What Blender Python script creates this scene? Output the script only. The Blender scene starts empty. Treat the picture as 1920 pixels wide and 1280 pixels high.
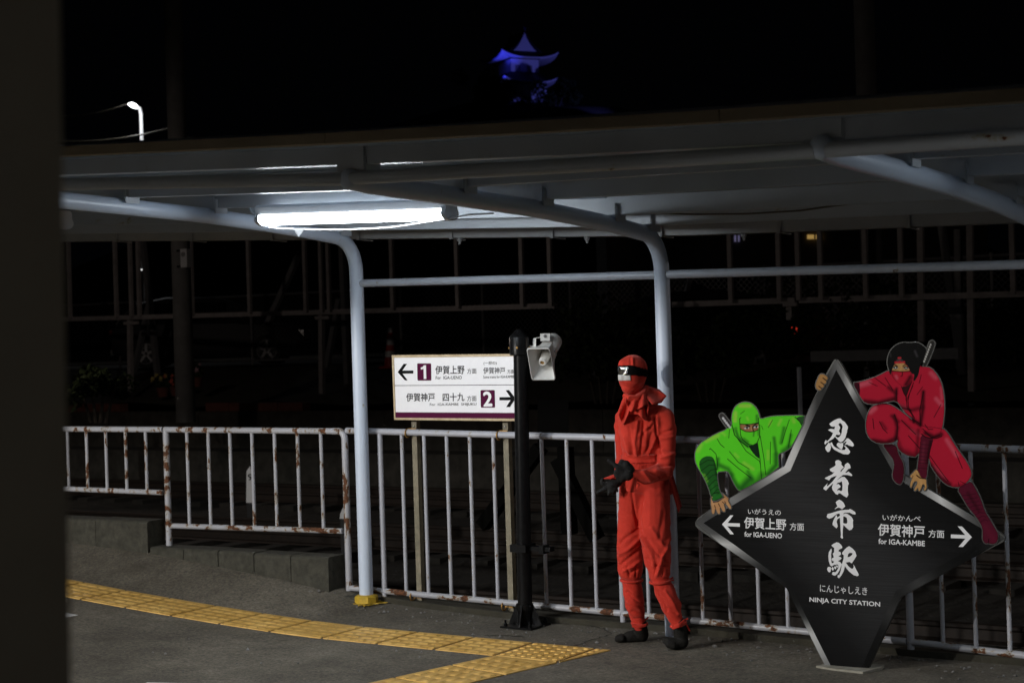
import bpy, bmesh, math, random
import numpy as np
from mathutils import Vector, Matrix, geometry
random.seed(7); rng = np.random.default_rng(7)
R = math.radians
SC = bpy.context.scene
COL = SC.collection
# ------------------------------------------------------------------ camera
F = 3100.0; ROLL = math.atan(.031)
AX = math.pi/2 - math.atan(4810/F)
FWD = np.array([-math.sin(AX), math.cos(AX), 0]); RGT = np.array([math.cos(AX), math.sin(AX), 0]); UPZ = np.array([0, 0, 1.])
CU = math.cos(ROLL)*RGT - math.sin(ROLL)*UPZ
CV = math.sin(ROLL)*RGT + math.cos(ROLL)*UPZ
ZC = 1.6935
CAM = np.array([0, 0, ZC])
cd = bpy.data.cameras.new('camera'); cam = bpy.data.objects.new('camera', cd); COL.objects.link(cam)
cd.sensor_width = 36; cd.lens = F/1920*36; cd.clip_end = 3000; cd.clip_start = .05
cd.dof.use_dof = True; cd.dof.focus_distance = 9.2; cd.dof.aperture_fstop = 4.5
M3 = Matrix(((CU[0], CV[0], -FWD[0]), (CU[1], CV[1], -FWD[1]), (CU[2], CV[2], -FWD[2])))
cam.matrix_world = Matrix.Translation(CAM) @ M3.to_4x4()
SC.camera = cam
# ------------------------------------------------------------------ world, exposure
w = bpy.data.worlds.new('World'); SC.world = w; w.use_nodes = True
bg = w.node_tree.nodes['Background']; bg.inputs[0].default_value = (.6, .7, 1, 1); bg.inputs[1].default_value = .0005
SC.view_settings.view_transform = 'Standard'; SC.view_settings.look = 'None'
SC.view_settings.exposure = 0; SC.view_settings.gamma = 1
SC.cycles.use_denoising = True
SC.cycles.sample_clamp_indirect = 4
LAMP_L = 34.0        # radiance of the lit fluorescent cover
# ------------------------------------------------------------------ pixel -> place (photo is 1920x1280)
def ray(px, py): return FWD + CU*((px-960)/F) + CV*((640-py)/F)
def onY(px, py, Y): r = ray(px, py); return CAM + r*(Y/r[1])
def onX(px, py, X): r = ray(px, py); return CAM + r*(X/r[0])
def onZ(px, py, Z): r = ray(px, py); return CAM + r*((Z-ZC)/r[2])
def atD(px, py, d): return CAM + ray(px, py)*d
def proj(P):
    d = np.asarray(P, float) - CAM; z = d@FWD
    return 960+F*(d@CU)/z, 640-F*(d@CV)/z, z
# ------------------------------------------------------------------ mesh builder
class G:
    def __init__(s): s.v = []; s.f = []
    def add(s, vs, fs):
        n = len(s.v); s.v += [tuple(map(float, p)) for p in vs]; s.f += [tuple(i+n for i in f) for f in fs]; return s
    def hexa(s, c):   # 8 corners: bottom 4 ccw, top 4 ccw
        return s.add(c, [(3,2,1,0),(4,5,6,7),(0,1,5,4),(1,2,6,5),(2,3,7,6),(3,0,4,7)])
    def box(s, a, b):
        x0,y0,z0 = a; x1,y1,z1 = b
        return s.hexa([(x0,y0,z0),(x1,y0,z0),(x1,y1,z0),(x0,y1,z0),(x0,y0,z1),(x1,y0,z1),(x1,y1,z1),(x0,y1,z1)])
    def tube(s, path, r, n=14, caps=True):
        P = [np.array(p, float) for p in path]; m = len(P)
        rr = r if hasattr(r, '__len__') else [r]*m
        prev = None; rings = []
        for i in range(m):
            t = (P[min(i+1, m-1)]-P[max(i-1, 0)]); t = t/np.linalg.norm(t)
            if prev is None:
                a = np.array([0,0,1.]) if abs(t[2]) < .9 else np.array([1.,0,0])
                a = a - t*(a@t)
            else: a = prev - t*(prev@t)
            a /= np.linalg.norm(a); prev = a; b = np.cross(t, a)
            rings.append([P[i]+rr[i]*(a*math.cos(2*math.pi*k/n)+b*math.sin(2*math.pi*k/n)) for k in range(n)])
        vs = [p for ring in rings for p in ring]; fs = []
        for i in range(m-1):
            for k in range(n):
                k2 = (k+1) % n
                fs.append((i*n+k, i*n+k2, (i+1)*n+k2, (i+1)*n+k))
        if caps: fs.append(tuple(range(n))[::-1]); fs.append(tuple((m-1)*n+k for k in range(n)))
        return s.add(vs, fs)
    def bar(s, p, q, wd, ht):   # square bar p->q, width wd horizontal, ht vertical-ish
        p = np.array(p, float); q = np.array(q, float); t = (q-p)/np.linalg.norm(q-p)
        a = np.cross(t, UPZ) if abs(t[2]) < .9 else np.array([1.,0,0]); a = a/np.linalg.norm(a); b = np.cross(a, t)
        c = []
        for o in (p, q):
            c += [o-a*wd/2-b*ht/2, o+a*wd/2-b*ht/2, o+a*wd/2+b*ht/2, o-a*wd/2+b*ht/2]
        return s.hexa(c)
    def prism(s, poly, d):      # planar polygon of 3-d points, pushed by vector d
        n = len(poly); d = np.array(d, float)
        P = [np.array(p, float) for p in poly]
        nrm = sum((np.cross(P[i], P[(i+1) % n]) for i in range(n)), np.zeros(3))
        if nrm@d > 0: P = P[::-1]
        tris = geometry.tessellate_polygon([[Vector(p) for p in P]])
        vs = P + [p+d for p in P]
        fs = []
        for t in tris:
            a, b, c = t
            N = np.cross(P[b]-P[a], P[c]-P[a])
            if N@d > 0: a, c = c, a
            fs.append((a, b, c)); fs.append((c+n, b+n, a+n))
        for i in range(n):
            j = (i+1) % n; fs.append((j, i, i+n, j+n))
        return s.add(vs, fs)
    def xprof(s, prof, xs, zoff=None):   # closed YZ profile extruded along X stations; zoff(x)
        n = len(prof); vs = []
        for x in xs:
            dz = zoff(x) if zoff else 0
            vs += [(x, y, z+dz) for y, z in prof]
        fs = []
        for i in range(len(xs)-1):
            for k in range(n):
                k2 = (k+1) % n; fs.append((i*n+k, (i+1)*n+k, (i+1)*n+k2, i*n+k2))
        fs.append(tuple(range(n))); fs.append(tuple((len(xs)-1)*n+k for k in range(n))[::-1])
        return s.add(vs, fs)
    def lathe(s, base, axis, prof, n=20):   # prof: (radius, height along axis)
        base = np.array(base, float); axis = np.array(axis, float); axis /= np.linalg.norm(axis)
        a = np.cross(axis, UPZ) if abs(axis[2]) < .9 else np.array([1.,0,0]); a /= np.linalg.norm(a); b = np.cross(axis, a)
        vs = []; m = len(prof)
        for r, h in prof: vs += [base+axis*h+r*(a*math.cos(2*math.pi*k/n)+b*math.sin(2*math.pi*k/n)) for k in range(n)]
        fs = []
        for i in range(m-1):
            for k in range(n):
                k2 = (k+1) % n; fs.append((i*n+k, i*n+k2, (i+1)*n+k2, (i+1)*n+k))
        fs.append(tuple(range(n))[::-1]); fs.append(tuple((m-1)*n+k for k in range(n)))
        return s.add(vs, fs)
    def grid(s, rows):
        m = len(rows); n = len(rows[0]); vs = [p for r in rows for p in r]
        return s.add(vs, [(i*n+k, i*n+k+1, (i+1)*n+k+1, (i+1)*n+k) for i in range(m-1) for k in range(n-1)])
    def sphere(s, c, r, nu=14, nv=9):
        r = np.array(r if hasattr(r, '__len__') else (r, r, r), float); c = np.array(c, float)
        rows = []
        vs = [c+r*np.array([0,0,-1])]; fs = []
        for i in range(1, nv):
            ph = -math.pi/2+math.pi*i/nv
            vs += [c+r*np.array([math.cos(ph)*math.cos(2*math.pi*k/nu), math.cos(ph)*math.sin(2*math.pi*k/nu), math.sin(ph)]) for k in range(nu)]
        vs.append(c+r*np.array([0,0,1])); T = len(vs)-1
        for k in range(nu): fs.append((0, 1+(k+1) % nu, 1+k)); fs.append((T, T-nu+k, T-nu+(k+1) % nu))
        for i in range(nv-2):
            for k in range(nu):
                k2 = (k+1) % nu; fs.append((1+i*nu+k, 1+i*nu+k2, 1+(i+1)*nu+k2, 1+(i+1)*nu+k))
        return s.add(vs, fs)
    def build(s, name, mat, parent=None, smooth=True, angle=35):
        o0 = np.array(wloc(parent)) if parent else np.zeros(3)
        me = bpy.data.meshes.new(name)
        me.from_pydata([tuple(np.array(p)-o0) for p in s.v], [], s.f); me.update()
        bm = bmesh.new(); bm.from_mesh(me)
        bmesh.ops.recalc_face_normals(bm, faces=bm.faces[:]) if s.__dict__.get('recalc') else None
        bm.to_mesh(me); bm.free()
        if smooth:
            me.polygons.foreach_set('use_smooth', [True]*len(me.polygons))
            me.set_sharp_from_angle(angle=R(angle))
        if mat: me.materials.append(mat)
        o = bpy.data.objects.new(name, me); COL.objects.link(o)
        if parent: o.parent = parent
        return o
def wloc(o):
    x = Vector((0,0,0))
    while o: x = x + o.location; o = o.parent
    return x
def tag(o, label=None, cat=None, group=None, kind=None):
    if label: o['label'] = label
    if cat: o['category'] = cat
    if group: o['group'] = group
    if kind: o['kind'] = kind
    return o
def thing(name, loc, label, cat, group=None):
    o = bpy.data.objects.new(name, None); COL.objects.link(o); o.location = [float(c) for c in loc]
    o.empty_display_size = .1
    return tag(o, label, cat, group)
def pw(knots):
    xs = [k[0] for k in knots]; zs = [k[1] for k in knots]
    o = np.argsort(xs); xs = np.array(xs)[o]; zs = np.array(zs)[o]
    sl = (zs[1]-zs[0])/(xs[1]-xs[0]); sr = (zs[-1]-zs[-2])/(xs[-1]-xs[-2])
    def f(x):
        if x < xs[0]: return float(zs[0]+sl*(x-xs[0]))
        if x > xs[-1]: return float(zs[-1]+sr*(x-xs[-1]))
        return float(np.interp(x, xs, zs))
    return f
# ------------------------------------------------------------------ materials
def mat(name, col, rough=.5, metal=0, spec=.5):
    m = bpy.data.materials.new(name); m.use_nodes = True
    b = m.node_tree.nodes['Principled BSDF']
    b.inputs['Base Color'].default_value = (*col, 1); b.inputs['Roughness'].default_value = rough
    b.inputs['Metallic'].default_value = metal; b.inputs['Specular IOR Level'].default_value = spec
    return m
def N(m, t, **kw):
    n = m.node_tree.nodes.new(t)
    for k, v in kw.items(): setattr(n, k, v)
    return n
def L(m, a, b): m.node_tree.links.new(a, b)
def noise(m, scale, detail=5, rough=.6, stretch=(1,1,1), coord='Object'):
    tc = N(m, 'ShaderNodeTexCoord'); mp = N(m, 'ShaderNodeMapping'); mp.inputs['Scale'].default_value = stretch
    no = N(m, 'ShaderNodeTexNoise'); no.inputs['Scale'].default_value = scale; no.inputs['Detail'].default_value = detail; no.inputs['Roughness'].default_value = rough
    L(m, tc.outputs[coord], mp.inputs[0]); L(m, mp.outputs[0], no.inputs[0]); return no
def ramp(m, src, stops):
    r = N(m, 'ShaderNodeValToRGB'); e = r.color_ramp.elements
    while len(e) < len(stops): e.new(.5)
    for el, (p, c) in zip(e, stops): el.position = p; el.color = (*c, 1) if hasattr(c, '__len__') else (c, c, c, 1)
    L(m, src, r.inputs[0]); return r
def mixc(m, fac, a, b):
    x = N(m, 'ShaderNodeMix', data_type='RGBA')
    L(m, fac, x.inputs['Factor'])
    for s, i in ((a, 'A'), (b, 'B')):
        k = [q for q in x.inputs if q.name == i and q.type == 'RGBA'][0]
        if hasattr(s, 'links'): L(m, s, k)
        else: k.default_value = (*s, 1)
    return [q for q in x.outputs if q.type == 'RGBA'][0]
def bump(m, h, strength=.3, dist=.01):
    b = N(m, 'ShaderNodeBump'); b.inputs['Strength'].default_value = strength; b.inputs['Distance'].default_value = dist
    L(m, h, b.inputs['Height']); L(m, b.outputs[0], m.node_tree.nodes['Principled BSDF'].inputs['Normal'])
def base(m): return m.node_tree.nodes['Principled BSDF'].inputs['Base Color']
def mottled(name, a, b, scale, rough=.6, bs=.2, bd=.004, lo=.35, hi=.65, metal=0, spec=.5, stretch=(1,1,1)):
    m = mat(name, a, rough, metal, spec); no = noise(m, scale, 8, .65, stretch)
    r = ramp(m, no.outputs[0], [(lo, a), (hi, b)]); L(m, r.outputs[0], base(m))
    if bs: bump(m, no.outputs[0], bs, bd)
    return m
def rusty(name, paint, thr, rough=.4, scale=9, stretch=(1,1,.45), grime=.0):
    m = mat(name, paint, rough)
    n1 = noise(m, scale, 7, .62, stretch); n2 = noise(m, scale*5, 4, .6); n3 = noise(m, 3, 3, .5)
    ad = N(m, 'ShaderNodeMath', operation='MULTIPLY_ADD'); ad.inputs[1].default_value = .12; L(m, n2.outputs[0], ad.inputs[0]); L(m, n1.outputs[0], ad.inputs[2])
    mask = ramp(m, ad.outputs[0], [(thr, 0), (thr+.012, 1)])
    halo = ramp(m, ad.outputs[0], [(thr-.05, 0), (thr+.01, 1)])
    rc = ramp(m, n2.outputs[0], [(.35, (.028, .012, .007)), (.62, (.14, .05, .017))])
    pc = ramp(m, n3.outputs[0], [(.3, tuple(c*(1-grime) for c in paint)), (.7, paint)])
    c1 = mixc(m, halo.outputs[0], pc.outputs[0], tuple(np.array(paint)*np.array((.72, .62, .42))))
    c2 = mixc(m, mask.outputs[0], c1, rc.outputs[0])
    L(m, c2, base(m))
    rr = ramp(m, mask.outputs[0], [(0, rough), (1, .9)]); L(m, rr.outputs[0], m.node_tree.nodes['Principled BSDF'].inputs['Roughness'])
    iv = N(m, 'ShaderNodeMath', operation='SUBTRACT'); iv.inputs[0].default_value = 1; L(m, mask.outputs[0], iv.inputs[1])
    bump(m, iv.outputs[0], .5, .002)
    return m
def emit(name, col, st):
    m = bpy.data.materials.new(name); m.use_nodes = True; b = m.node_tree.nodes['Principled BSDF']
    b.inputs['Base Color'].default_value = (*[min(1, c) for c in col], 1); b.inputs['Emission Color'].default_value = (*col, 1); b.inputs['Emission Strength'].default_value = st
    return m
WH = (.70, .72, .77)
M = {}
M['rail_heavy'] = rusty('rail_paint_rusty', (.43, .435, .475), .632, scale=17, grime=.2)
M['rail_light'] = rusty('rail_paint', (.43, .44, .49), .695, scale=16, grime=.15)
M['rail_low'] = rusty('rail_paint_bottom', (.41, .415, .45), .615, grime=.2, scale=13, stretch=(.7, 1, 1))
M['post'] = rusty('post_paint', (.58, .66, .79), .79, rough=.33)
M['pipe'] = rusty('pipe_paint', (.50, .54, .61), .735, rough=.35, scale=12, stretch=(1,1,1), grime=.12)
M['steel'] = rusty('canopy_paint', (.50, .54, .59), .765, rough=.36, scale=8, stretch=(.4,1,1), grime=.15)
M['deck'] = mottled('deck_paint', (.36, .46, .58), (.46, .55, .66), 3, .34, .05)
M['fascia'] = mottled('fascia_brown', (.22, .175, .118), (.31, .25, .17), 2.2, .6, .1, stretch=(.5, 1, 1))
M['gutter'] = mottled('gutter_paint', (.32, .33, .34), (.38, .38, .38), 4, .5, .08)
M['asphalt'] = None
M['concrete'] = mottled('concrete_mossy', (.022, .022, .015), (.066, .061, .047), 22, .95, .9, .008, lo=.28, hi=.75)
M['concrete_dark'] = mottled('concrete_dark', (.018, .017, .013), (.045, .041, .034), 6, .9, .5, .01)
M['black_pole'] = mottled('black_paint', (.004, .004, .0045), (.009, .009, .0095), 40, .3, .15, .001, spec=.12)
M['alu'] = mottled('bronze_upright', (.13, .115, .075), (.22, .19, .13), 20, .5, .1)
M['yellow_base'] = mottled('yellow_paint', (.42, .27, .02), (.62, .40, .03), 30, .6, .3, .003)
M['speaker'] = mat('speaker_plastic', (.62, .62, .60), .4)
M['speaker_dark'] = mat('speaker_metal', (.12, .12, .12), .5)
M['brass'] = mat('brass', (.35, .2, .06), .5, .6)
M['housing'] = mat('lamp_enamel', (.72, .74, .77), .35)
M['cover'] = emit('lamp_cover_lit', (.86, .94, 1.0), LAMP_L)
M['cover_dim'] = emit('lamp_cover_dimmer', (.86, .94, 1.0), LAMP_L*1.0)
M['cover_off'] = mat('lamp_cover_unlit', (.5, .5, .48), .3)
M['cable'] = mat('cable', (.10, .085, .06), .6)
M['cable_white'] = mat('white_cord', (.75, .75, .75), .5)
M['ballast'] = mottled('ballast', (.007, .006, .0045), (.024, .020, .015), 16, .95, 1, .03)
M['rail_steel'] = mottled('rail_rust', (.012, .008, .006), (.024, .015, .010), 20, .7, .2, metal=.3)
M['sleeper'] = mottled('sleeper', (.009, .008, .006), (.02, .017, .013), 12, .9, .5)
M['pink_steel'] = mottled('frame_steel', (.19, .175, .172), (.26, .24, .235), 6, .6, .1)
M['grey_steel'] = mottled('brace_steel', (.09, .09, .095), (.13, .13, .13), 6, .55, .1)
M['pole_conc'] = mottled('utility_pole_concrete', (.065, .064, .062), (.09, .089, .086), 5, .9, .3)
M['brick'] = mottled('brick_edging', (.07, .020, .013), (.11, .032, .021), 9, .9, .4)
M['soil'] = mottled('soil', (.02, .018, .012), (.04, .035, .022), 5, .95, .8, .03)
M['leaf'] = mottled('leaf', (.010, .016, .006), (.024, .034, .012), 2, .8, 0, spec=.1)
M['bark'] = mottled('bark', (.03, .024, .018), (.05, .04, .03), 8, .9, .5)
M['marker_white'] = mat('marker_white', (.62, .62, .62), .6)
M['marker_black'] = mat('marker_black', (.02, .02, .02), .6)
M['sign_white'] = mottled('sign_white', (.83, .83, .87), (.86, .86, .89), 30, .5, 0, spec=.1)
M['sign_frame'] = mottled('sign_frame_bronze', (.40, .30, .17), (.55, .44, .28), 25, .45, .1)
M['ink'] = mat('sign_ink', (.006, .006, .007), .6, 0, .05)
M['purple'] = mat('sign_purple', (.075, .006, .036), .6, 0, .06)
M['white_ink'] = mat('sign_white_ink', (.8, .8, .82), .4)
M['silver_ink'] = mat('star_silver_ink', (.72, .72, .74), .4)
M['red_cloth'] = None
M['glove'] = mottled('black_cloth', (.017, .017, .018), (.032, .031, .031), 120, .9, .3, .001, spec=.08)
M['boot'] = mottled('boot_cloth', (.010, .0095, .009), (.024, .0225, .020), 90, .9, .4, .002, spec=.1)
M['band'] = mat('headband_black', (.004, .004, .004), .9, 0, .03)
M['patch'] = mottled('white_cloth', (.45, .44, .42), (.54, .53, .51), 40, .85, .2, .002)
M['plaster'] = mat('castle_plaster', (.7, .7, .72), .8)
M['tile_roof'] = mottled('castle_tiles', (.018, .018, .02), (.03, .03, .034), 1, .8, 0)
M['car_dark'] = mat('car_paint_dark', (.014, .014, .016), .5, 0, .2)
M['car_grey'] = mat('car_paint_grey', (.05, .05, .055), .35)
M['glass'] = mat('car_glass', (.004, .004, .005), .25, 0, .2)
M['tyre'] = mat('tyre', (.012, .012, .012), .85)
M['rim'] = mat('rim', (.20, .20, .205), .45, .4)
M['chrome'] = mat('chrome', (.6, .6, .6), .15, 1)
M['tail'] = emit('tail_light', (1, .06, .03), .35)
M['tail_lens'] = mat('tail_lens', (.12,.01,.008), .2)
M['near_black'] = mat('near_black_steel', (.0035,.0033,.003), .9, 0, .05)  # one even near-black tone for the buffer stop
M['cone_red'] = mat('cone_red', (.42, .03, .02), .5)
M['cone_white'] = mat('cone_white', (.6, .6, .6), .4)
M['wall_dark'] = mottled('house_wall', (.08, .075, .07), (.11, .10, .095), 2, .8, 0)
M['far_lamp_warm'] = emit('far_glow_warm', (1, .62, .18), .30)
M['far_lamp_cool'] = emit('far_glow_cool', (.6, .55, 1), .12)
M['street_glow'] = emit('street_lamp_glow', (.92, .96, 1), 8)
M['lamp_pole'] = mat('lamp_pole', (.7, .7, .7), .5)
M['pillar'] = mottled('pillar_paint', (.50, .42, .32), (.58, .49, .37), 5, .6, .05)
M['mesh_wire'] = mat('chain_wire', (.09, .09, .09), .5, .4)
def m_asphalt():
    m = mat('asphalt', (.08, .075, .065), .88)
    big = noise(m, .9, 5, .6); fine = noise(m, 48, 8, .85); mid = noise(m, 5, 8, .72)
    c = ramp(m, big.outputs[0], [(.3, (.085, .074, .056)), (.5, (.135, .119, .094)), (.7, (.195, .174, .139))])
    g = ramp(m, fine.outputs[0], [(.33, (.18, .18, .18)), (.47, (.85, .85, .85)), (.6, (1.45, 1.43, 1.4)), (.7, (3.2, 3.2, 3.2))])
    mx = N(m, 'ShaderNodeMix', data_type='RGBA', blend_type='MULTIPLY'); mx.inputs[0].default_value = 1
    ca = [q for q in mx.inputs if q.type == 'RGBA']; L(m, c.outputs[0], ca[0]); L(m, g.outputs[0], ca[1])
    o = [q for q in mx.outputs if q.type == 'RGBA'][0]
    g2 = ramp(m, mid.outputs[0], [(.3, (.62, .62, .60)), (.7, (1.22, 1.22, 1.22))])
    mx2 = N(m, 'ShaderNodeMix', data_type='RGBA', blend_type='MULTIPLY'); mx2.inputs[0].default_value = 1
    ca = [q for q in mx2.inputs if q.type == 'RGBA']; L(m, o, ca[0]); L(m, g2.outputs[0], ca[1])
    L(m, [q for q in mx2.outputs if q.type == 'RGBA'][0], base(m))
    ad = N(m, 'ShaderNodeMath', operation='ADD'); L(m, fine.outputs[0], ad.inputs[0]); L(m, mid.outputs[0], ad.inputs[1])
    bump(m, ad.outputs[0], .8, .006); return m
M['asphalt'] = m_asphalt()
def m_tactile():
    m = mat('tactile_yellow', (.5, .3, .04), .42)
    a = noise(m, 6, 6, .6); b = noise(m, 45, 5, .6)
    c = ramp(m, a.outputs[0], [(.3, (.60, .34, .075)), (.65, (.86, .54, .16))])
    g = ramp(m, b.outputs[0], [(.28, (.35, .33, .3)), (.42, (1, 1, 1))])
    mx = N(m, 'ShaderNodeMix', data_type='RGBA', blend_type='MULTIPLY'); mx.inputs[0].default_value = 1
    ca = [q for q in mx.inputs if q.type == 'RGBA']; L(m, c.outputs[0], ca[0]); L(m, g.outputs[0], ca[1])
    L(m, [q for q in mx.outputs if q.type == 'RGBA'][0], base(m)); bump(m, b.outputs[0], .2, .002); return m
M['tactile'] = m_tactile()
def m_cloth():
    m = mat('red_cotton', (.55, .03, .02), .85, 0, .25)
    a = noise(m, 5, 5, .6); b = noise(m, 260, 3, .5)
    c = ramp(m, a.outputs[0], [(.3, (.43, .024, .013)), (.7, (.57, .036, .019))]); L(m, c.outputs[0], base(m))
    bump(m, b.outputs[0], .25, .001)
    m.node_tree.nodes['Principled BSDF'].inputs['Sheen Weight'].default_value = .25
    m.node_tree.nodes['Principled BSDF'].inputs['Sheen Tint'].default_value = (1, .5, .45, 1)
    return m
M['red_cloth'] = m_cloth()
def m_visor():
    m = mat('mirror_visor', (.42, .42, .43), .10, 1); n = noise(m, 55, 3, .5); bump(m, n.outputs[0], .6, .01); return m
M['visor'] = m_visor()
def m_vc(name, rough=.4):
    m = mat(name, (1, 1, 1), rough, 0, .03); a = N(m, 'ShaderNodeVertexColor'); a.layer_name = 'art'; L(m, a.outputs[0], base(m)); return m
M['art'] = m_vc('printed_artwork', .65)
M['art_edge'] = mat('acrylic_edge', (.06, .06, .056), .4, 0, .2)
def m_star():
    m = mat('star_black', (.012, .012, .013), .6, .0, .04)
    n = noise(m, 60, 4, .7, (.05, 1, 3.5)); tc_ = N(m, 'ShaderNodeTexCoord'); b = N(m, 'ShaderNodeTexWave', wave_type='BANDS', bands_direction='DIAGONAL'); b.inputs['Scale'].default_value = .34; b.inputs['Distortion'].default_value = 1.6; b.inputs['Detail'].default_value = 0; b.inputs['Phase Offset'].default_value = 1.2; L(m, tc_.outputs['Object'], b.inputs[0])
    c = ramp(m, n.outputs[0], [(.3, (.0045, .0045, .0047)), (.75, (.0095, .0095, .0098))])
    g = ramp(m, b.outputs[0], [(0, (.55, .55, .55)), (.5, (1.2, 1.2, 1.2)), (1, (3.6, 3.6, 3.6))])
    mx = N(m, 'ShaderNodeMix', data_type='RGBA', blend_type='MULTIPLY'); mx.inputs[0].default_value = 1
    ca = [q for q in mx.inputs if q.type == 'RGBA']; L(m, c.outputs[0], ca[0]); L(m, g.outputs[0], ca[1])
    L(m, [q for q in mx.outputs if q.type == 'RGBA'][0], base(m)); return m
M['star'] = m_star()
# ================================================================== GROUND
Y0 = 8.36; X1, X2, X3 = -6.556, -4.362, -2.235
h0 = pw([(6, -.06), (-2, -.025), (-4.5, -.008), (-6.36, .004), (-7.0, .035), (-7.55, .068), (-8.23, .115), (-8.71, .155), (-12, .40)])
h1 = pw([(6, -.06), (-3, -.03), (-4.36, 0.0), (-5.36, 0.0), (-6.2, .03), (-6.56, .055), (-6.86, .12), (-7.27, .18), (-8.4, .30), (-9.2, .34), (-12, .46)])
def gz(x, y):
    a = h0(x); b = h1(x); t = min(1, max(0, (y-7.85)/.55)); return a+(b-a)*t
xs = list(np.arange(-14, 7.01, .25)); ys = [5.2, 5.6, 6, 6.5, 7, 7.25, 7.5, 7.85, 8.0, 8.12, 8.25, 8.4, 8.7]
g = G(); g.grid([[(x, y, gz(x, y)) for x in xs] for y in ys])
n = len(g.v); g.add([(x, 8.7, gz(x, 8.7)) for x in xs]+[(x, 8.7, -.9) for x in xs], [(i, i+len(xs), i+len(xs)+1, i+1) for i in range(len(xs)-1)])
tag(g.build('pavement', M['asphalt']), kind='structure')
# unseen near track, added to lower bounced light; platform the viewer stands on
g = G(); g.grid([[(x, y, -.72+.04*math.sin(x*2.7+y*3.1)) for x in np.linspace(-16, 8, 40)] for y in np.linspace(.75, 5.2, 8)]); tag(g.build('track_bed', M['ballast'], smooth=False), kind='structure')
for yy in (2.4, 3.47):
    g = G(); g.xprof([(yy-.055,-.66),(yy+.055,-.66),(yy+.012,-.63),(yy+.012,-.56),(yy+.033,-.545),(yy+.033,-.52),(yy-.033,-.52),(yy-.033,-.545),(yy-.012,-.56),(yy-.012,-.63)], [-16, 8]); tag(g.build('railway_rail', M['rail_steel'], smooth=False), kind='structure')
g = G(); g.box((-16, -8, -.9), (8, .75, -.02)); tag(g.build('platform', M['concrete_dark'], smooth=False), kind='structure')
g = G(); g.xprof([(5.12,-.9),(5.195,-.9),(5.195,-.01),(5.12,-.01)], [-16, 8], lambda x: min(0, h0(x))-.02); tag(g.build('platform_edge', M['concrete'], smooth=False), kind='structure')
# dirt strip / low edging beam below the fence
g = G()
for i in range(len(xs)-1):
    if xs[i] < -6.6 or xs[i] > 5: continue
    a, b = xs[i], xs[i+1]; za, zb = gz(a, 8.5), gz(b, 8.5)
    g.hexa([(a,8.42,za-.1),(b,8.42,zb-.1),(b,8.66,zb-.1),(a,8.66,za-.1),(a,8.44,za+.035),(b,8.44,zb+.035),(b,8.66,zb+.04),(a,8.66,za+.04)])
tag(g.build('kerb', M['soil'], smooth=False), kind='structure')
# ---- tactile paving
def tactile(name, p0, p1, kinds, width=.40, tile=.40, lim=None):
    p0 = np.array(p0[:2]); p1 = np.array(p1[:2]); L_ = np.linalg.norm(p1-p0); t = (p1-p0)/L_; nrm = np.array([-t[1], t[0]])
    g = G(); k = 0; s = 0
    def P(a, b, dz):
        q = p0+t*a+nrm*b
        if lim: q = lim(q)
        return (q[0], q[1], gz(q[0], q[1])+dz)
    def cut(a, b): q = p0+t*a+nrm*b; return lim is not None and np.linalg.norm(lim(q)-q) > 1e-6
    while s < L_-.02:
        e = min(s+tile, L_); j = .010
        if not (cut(s+j, 0) and cut(s+j, width)):
            g.hexa([P(s+j,0,-.01),P(e-j,0,-.01),P(e-j,width,-.01),P(s+j,width,-.01),P(s+j,0,.005),P(e-j,0,.005),P(e-j,width,.005),P(s+j,width,.005)])
        if kinds(k) == 'bar':
            for a in range(4):
                for b in range(5):
                    u0 = s+.018+a*.098; v0 = .018+b*.077
                    if u0+.07 > e or cut(u0+.072, v0) or cut(u0+.072, v0+.042): continue
                    u0 -= .006; v0 -= .004; c = [P(u0,v0,.004),P(u0+.084,v0,.004),P(u0+.084,v0+.050,.004),P(u0,v0+.050,.004),P(u0+.012,v0+.016,.0105),P(u0+.072,v0+.016,.0105),P(u0+.072,v0+.034,.0105),P(u0+.012,v0+.034,.0105)]
                    g.hexa(c)
        else:
            for a in range(6):
                for b in range(6):
                    u0 = s+.035+a*.066; v0 = .035+b*.066
                    if u0 > e-.02 or cut(u0+.02, v0) or cut(u0, v0+.02): continue
                    g.lathe(P(u0, v0, .004), (0,0,1), [(.018,0),(.015,.005),(.008,.0075)], 10)
        s = e; k += 1
    return tag(g.build(name, M['tactile']), kind='structure')
q0 = np.array(onZ(888, 1280, -.01)[:2]); q1 = np.array(onZ(1118, 1226, -.01)[:2]); tdir = (q1-q0)/np.linalg.norm(q1-q0)
xline = lambda y: q1[0]+(y-q1[1])*tdir[0]/tdir[1]
def lim1(q): return np.array([min(q[0], xline(q[1])), q[1]])
def lim2(q): return q if q[1] <= 7.443 else q-tdir*((q[1]-7.443)/tdir[1])
tactile('tactile_path', (-11.38, 7.45), (-4.98, 7.45), lambda k: 'bar', lim=lim1)
tactile('tactile_path', (-4.978, 7.45), (-4.178, 7.45), lambda k: 'dot', lim=lim1)
start = q1+tdir*.10
tactile('tactile_path', start-tdir*2.4, start, lambda k: 'dot' if k == 5 else 'bar', lim=lim2)
g = G()
for quad in ([(118,1147),(167,1156),(145,1163),(118,1159)], [(276,1278),(352,1280),(330,1292),(250,1290)]):
    g.prism([onZ(px, py, gz(*onZ(px, py, .1)[:2])+.004) for px, py in quad], (0,0,-.003))
tag(g.build('painted_mark', M['white_ink'], smooth=False), kind='structure')
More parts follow.
